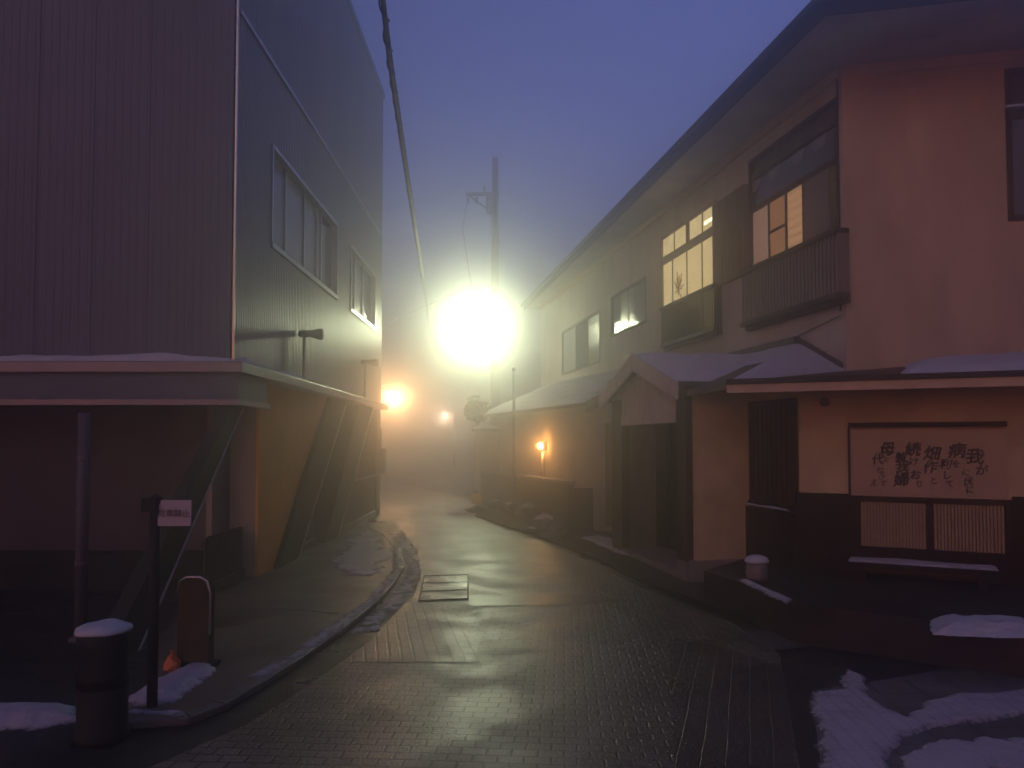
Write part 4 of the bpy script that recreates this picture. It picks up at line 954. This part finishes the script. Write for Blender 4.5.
# yellow lantern-like barrier lamp on its dark base
q = G(476, 512); yl = thing('warning_light', q, 'round yellow warning light on a dark weighted base by the far wall', 'warning light')
s = MB(); s.lathe(q, [(.30, 0), (.30, .06), (.16, .10), (.08, .14)], 16); s.build('base', 'dark_metal', yl, smooth=True)
s = MB(); cl = q + Vector((0, 0, .33)); s.lathe(cl, [(.15 * math.sin(math.pi * i / 10) + .002, -.15 * math.cos(math.pi * i / 10)) for i in range(11)], 18, sy=.6); s.build('lens', 'yellow', yl, smooth=True)
s = MB(); s.box(q.x - .05, q.x + .05, q.y - .05, q.y + .05, .46, .51); s.build('handle', 'dark_metal', yl)

# stones and clumps with snow along the low wall
def rock(c, r, hz, label, cap, i):
    o = thing('garden_rock', c, label, 'rock', 'snow dusted rocks along the low wall')
    mb = MB().lathe(c, [(r * .9, 0), (r, hz * .3), (r * .85, hz * .7), (r * .4, hz * .95), (.01, hz)], 14, sx=1.0, sy=1.25)
    for v in mb.v: v += Vector((noise.noise(v * 5), noise.noise(v * 5 + Vector((4, 4, 4))), .4 * noise.noise(v * 6))) * r * .5
    mb.build('rock', 'stone' if i % 2 else 'soil', o)
    if cap:
        sb_ = MB().lathe(c + Vector((0, 0, hz * .72)), [(r * .62, 0), (r * .6, hz * .2), (r * .3, hz * .34), (.01, hz * .38)], 14, sy=1.2)
        for v in sb_.v: v += Vector((noise.noise(v * 6), noise.noise(v * 6 + Vector((4, 4, 4))), .3 * noise.noise(v * 7))) * r * .4
        sb_.build('snow', 'snow', o, smooth=True)
rk = [(512, 512, .24, .22, 1), (527, 518, .22, .30, 1), (538, 522, .20, .18, 0), (545, 530, .26, .28, 1), (532, 533, .15, .10, 1), (556, 535, .20, .22, 0), (497, 508, .22, .20, 1)]
lb = ['snow dusted rock at the middle of the low wall foot', 'taller rock with bright snow below the wall lamp', 'small bare dark rock between snowy ones', 'large snowy rock near the end of the low wall', 'small flat snowy rock nearest the road gutter', 'bare grey rock at the near corner of the low wall', 'snowy rock at the far end of the low wall']
for i, ((x, y, r, h, cp), l) in enumerate(zip(rk, lb)): rock(G(x, y, .05), r, h, l, cp, i)

# grate in the road
gq = [G(424, 577), G(468, 576), G(468, 600), G(419, 602)]
gr_ = thing('road_grate', (gq[0] + gq[2]) / 2, 'rectangular iron access cover set in the brick road', 'cover')
s = MB(); s.prism([v + Vector((0, 0, .008)) for v in gq], (0, 0, .006)); s.build('cover', wet(mat('iron_cover', (.055, .05, .04), rough=.3, metal=.2, var=.4, vscale=5), .12, .5), gr_)
s = MB()
for i in range(4):
    t = i / 3; a = gq[0].lerp(gq[3], t) + Vector((0, 0, .017)); b = gq[1].lerp(gq[2], t) + Vector((0, 0, .017)); s.tube([a, b], .006, 6)
for e in ((0, 3), (1, 2)): s.tube([gq[e[0]] + Vector((0, 0, .017)), gq[e[1]] + Vector((0, 0, .017))], .008, 6)
s.build('frame', 'dark_metal', gr_)
sheet('road', Gs([(470, 598), (560, 595), (640, 601), (560, 606), (472, 607)]), .009, mat('tar_joint', (.03, .027, .022), rough=.35, var=.3))

# ------------------------------------------------------------------ air, sky, light
hz = MB().box(-115, 115, -40, 185, -1, 14.5).build('haze', bpy.data.materials.new('fog'), base=(0, 0, 0)); tag(hz, 'pale fog filling the whole street', 'fog', kind='stuff')
m = hz.data.materials[0]; m.use_nodes = True; nt = m.node_tree; nt.nodes.clear()
vo = nt.nodes.new('ShaderNodeVolumePrincipled'); ou = nt.nodes.new('ShaderNodeOutputMaterial'); nt.links.new(vo.outputs[0], ou.inputs['Volume'])
vo.inputs['Color'].default_value = (.90, .90, .90, 1); vo.inputs['Density'].default_value = .055; vo.inputs['Anisotropy'].default_value = .925

w = bpy.data.worlds.new('World'); sc.world = w; w.use_nodes = True; nt = w.node_tree
bg = nt.nodes['Background']; sk = nt.nodes.new('ShaderNodeTexSky'); sk.sky_type = 'NISHITA'; sk.sun_disc = False
SE, SR = R(4), R(205)
sk.sun_elevation = SE; sk.sun_rotation = SR; sk.air_density = 1.2; sk.ozone_density = 4
mx = nt.nodes.new('ShaderNodeMix'); mx.data_type = 'RGBA'; mx.blend_type = 'MULTIPLY'; mx.inputs[0].default_value = 1; mx.inputs[7].default_value = (2.95, 1.30, 1.80, 1)
nt.links.new(sk.outputs[0], mx.inputs[6]); nt.links.new(mx.outputs[2], bg.inputs[0]); bg.inputs[1].default_value = .13
sl_ = bpy.data.lights.new('sun', 'SUN'); sl_.energy = .25; sl_.angle = R(25); sl_.color = (1.0, .70, .42)
so = bpy.data.objects.new('sun', sl_); col.objects.link(so)
dv = Vector((-.55, -.80, .38)).normalized(); so.rotation_euler = dv.to_track_quat('Z', 'Y').to_euler()
sk.sun_rotation = math.atan2(dv.x, dv.y) % (2 * math.pi)

vs_ = sc.view_settings; vs_.view_transform = 'Standard'; vs_.look = 'None'; vs_.gamma = 1; vs_.exposure = .12; vs_.use_curve_mapping = False
sc.render.engine = 'CYCLES'; cy = sc.cycles
cy.use_denoising = True; cy.denoiser = 'OPENIMAGEDENOISE'; cy.max_bounces = 6; cy.volume_bounces = 2; cy.diffuse_bounces = 3; cy.glossy_bounces = 3
cy.sample_clamp_indirect = 3.0; cy.sample_clamp_direct = 0; cy.use_light_tree = True; cy.caustics_reflective = False; cy.caustics_refractive = False; cy.use_adaptive_sampling = False
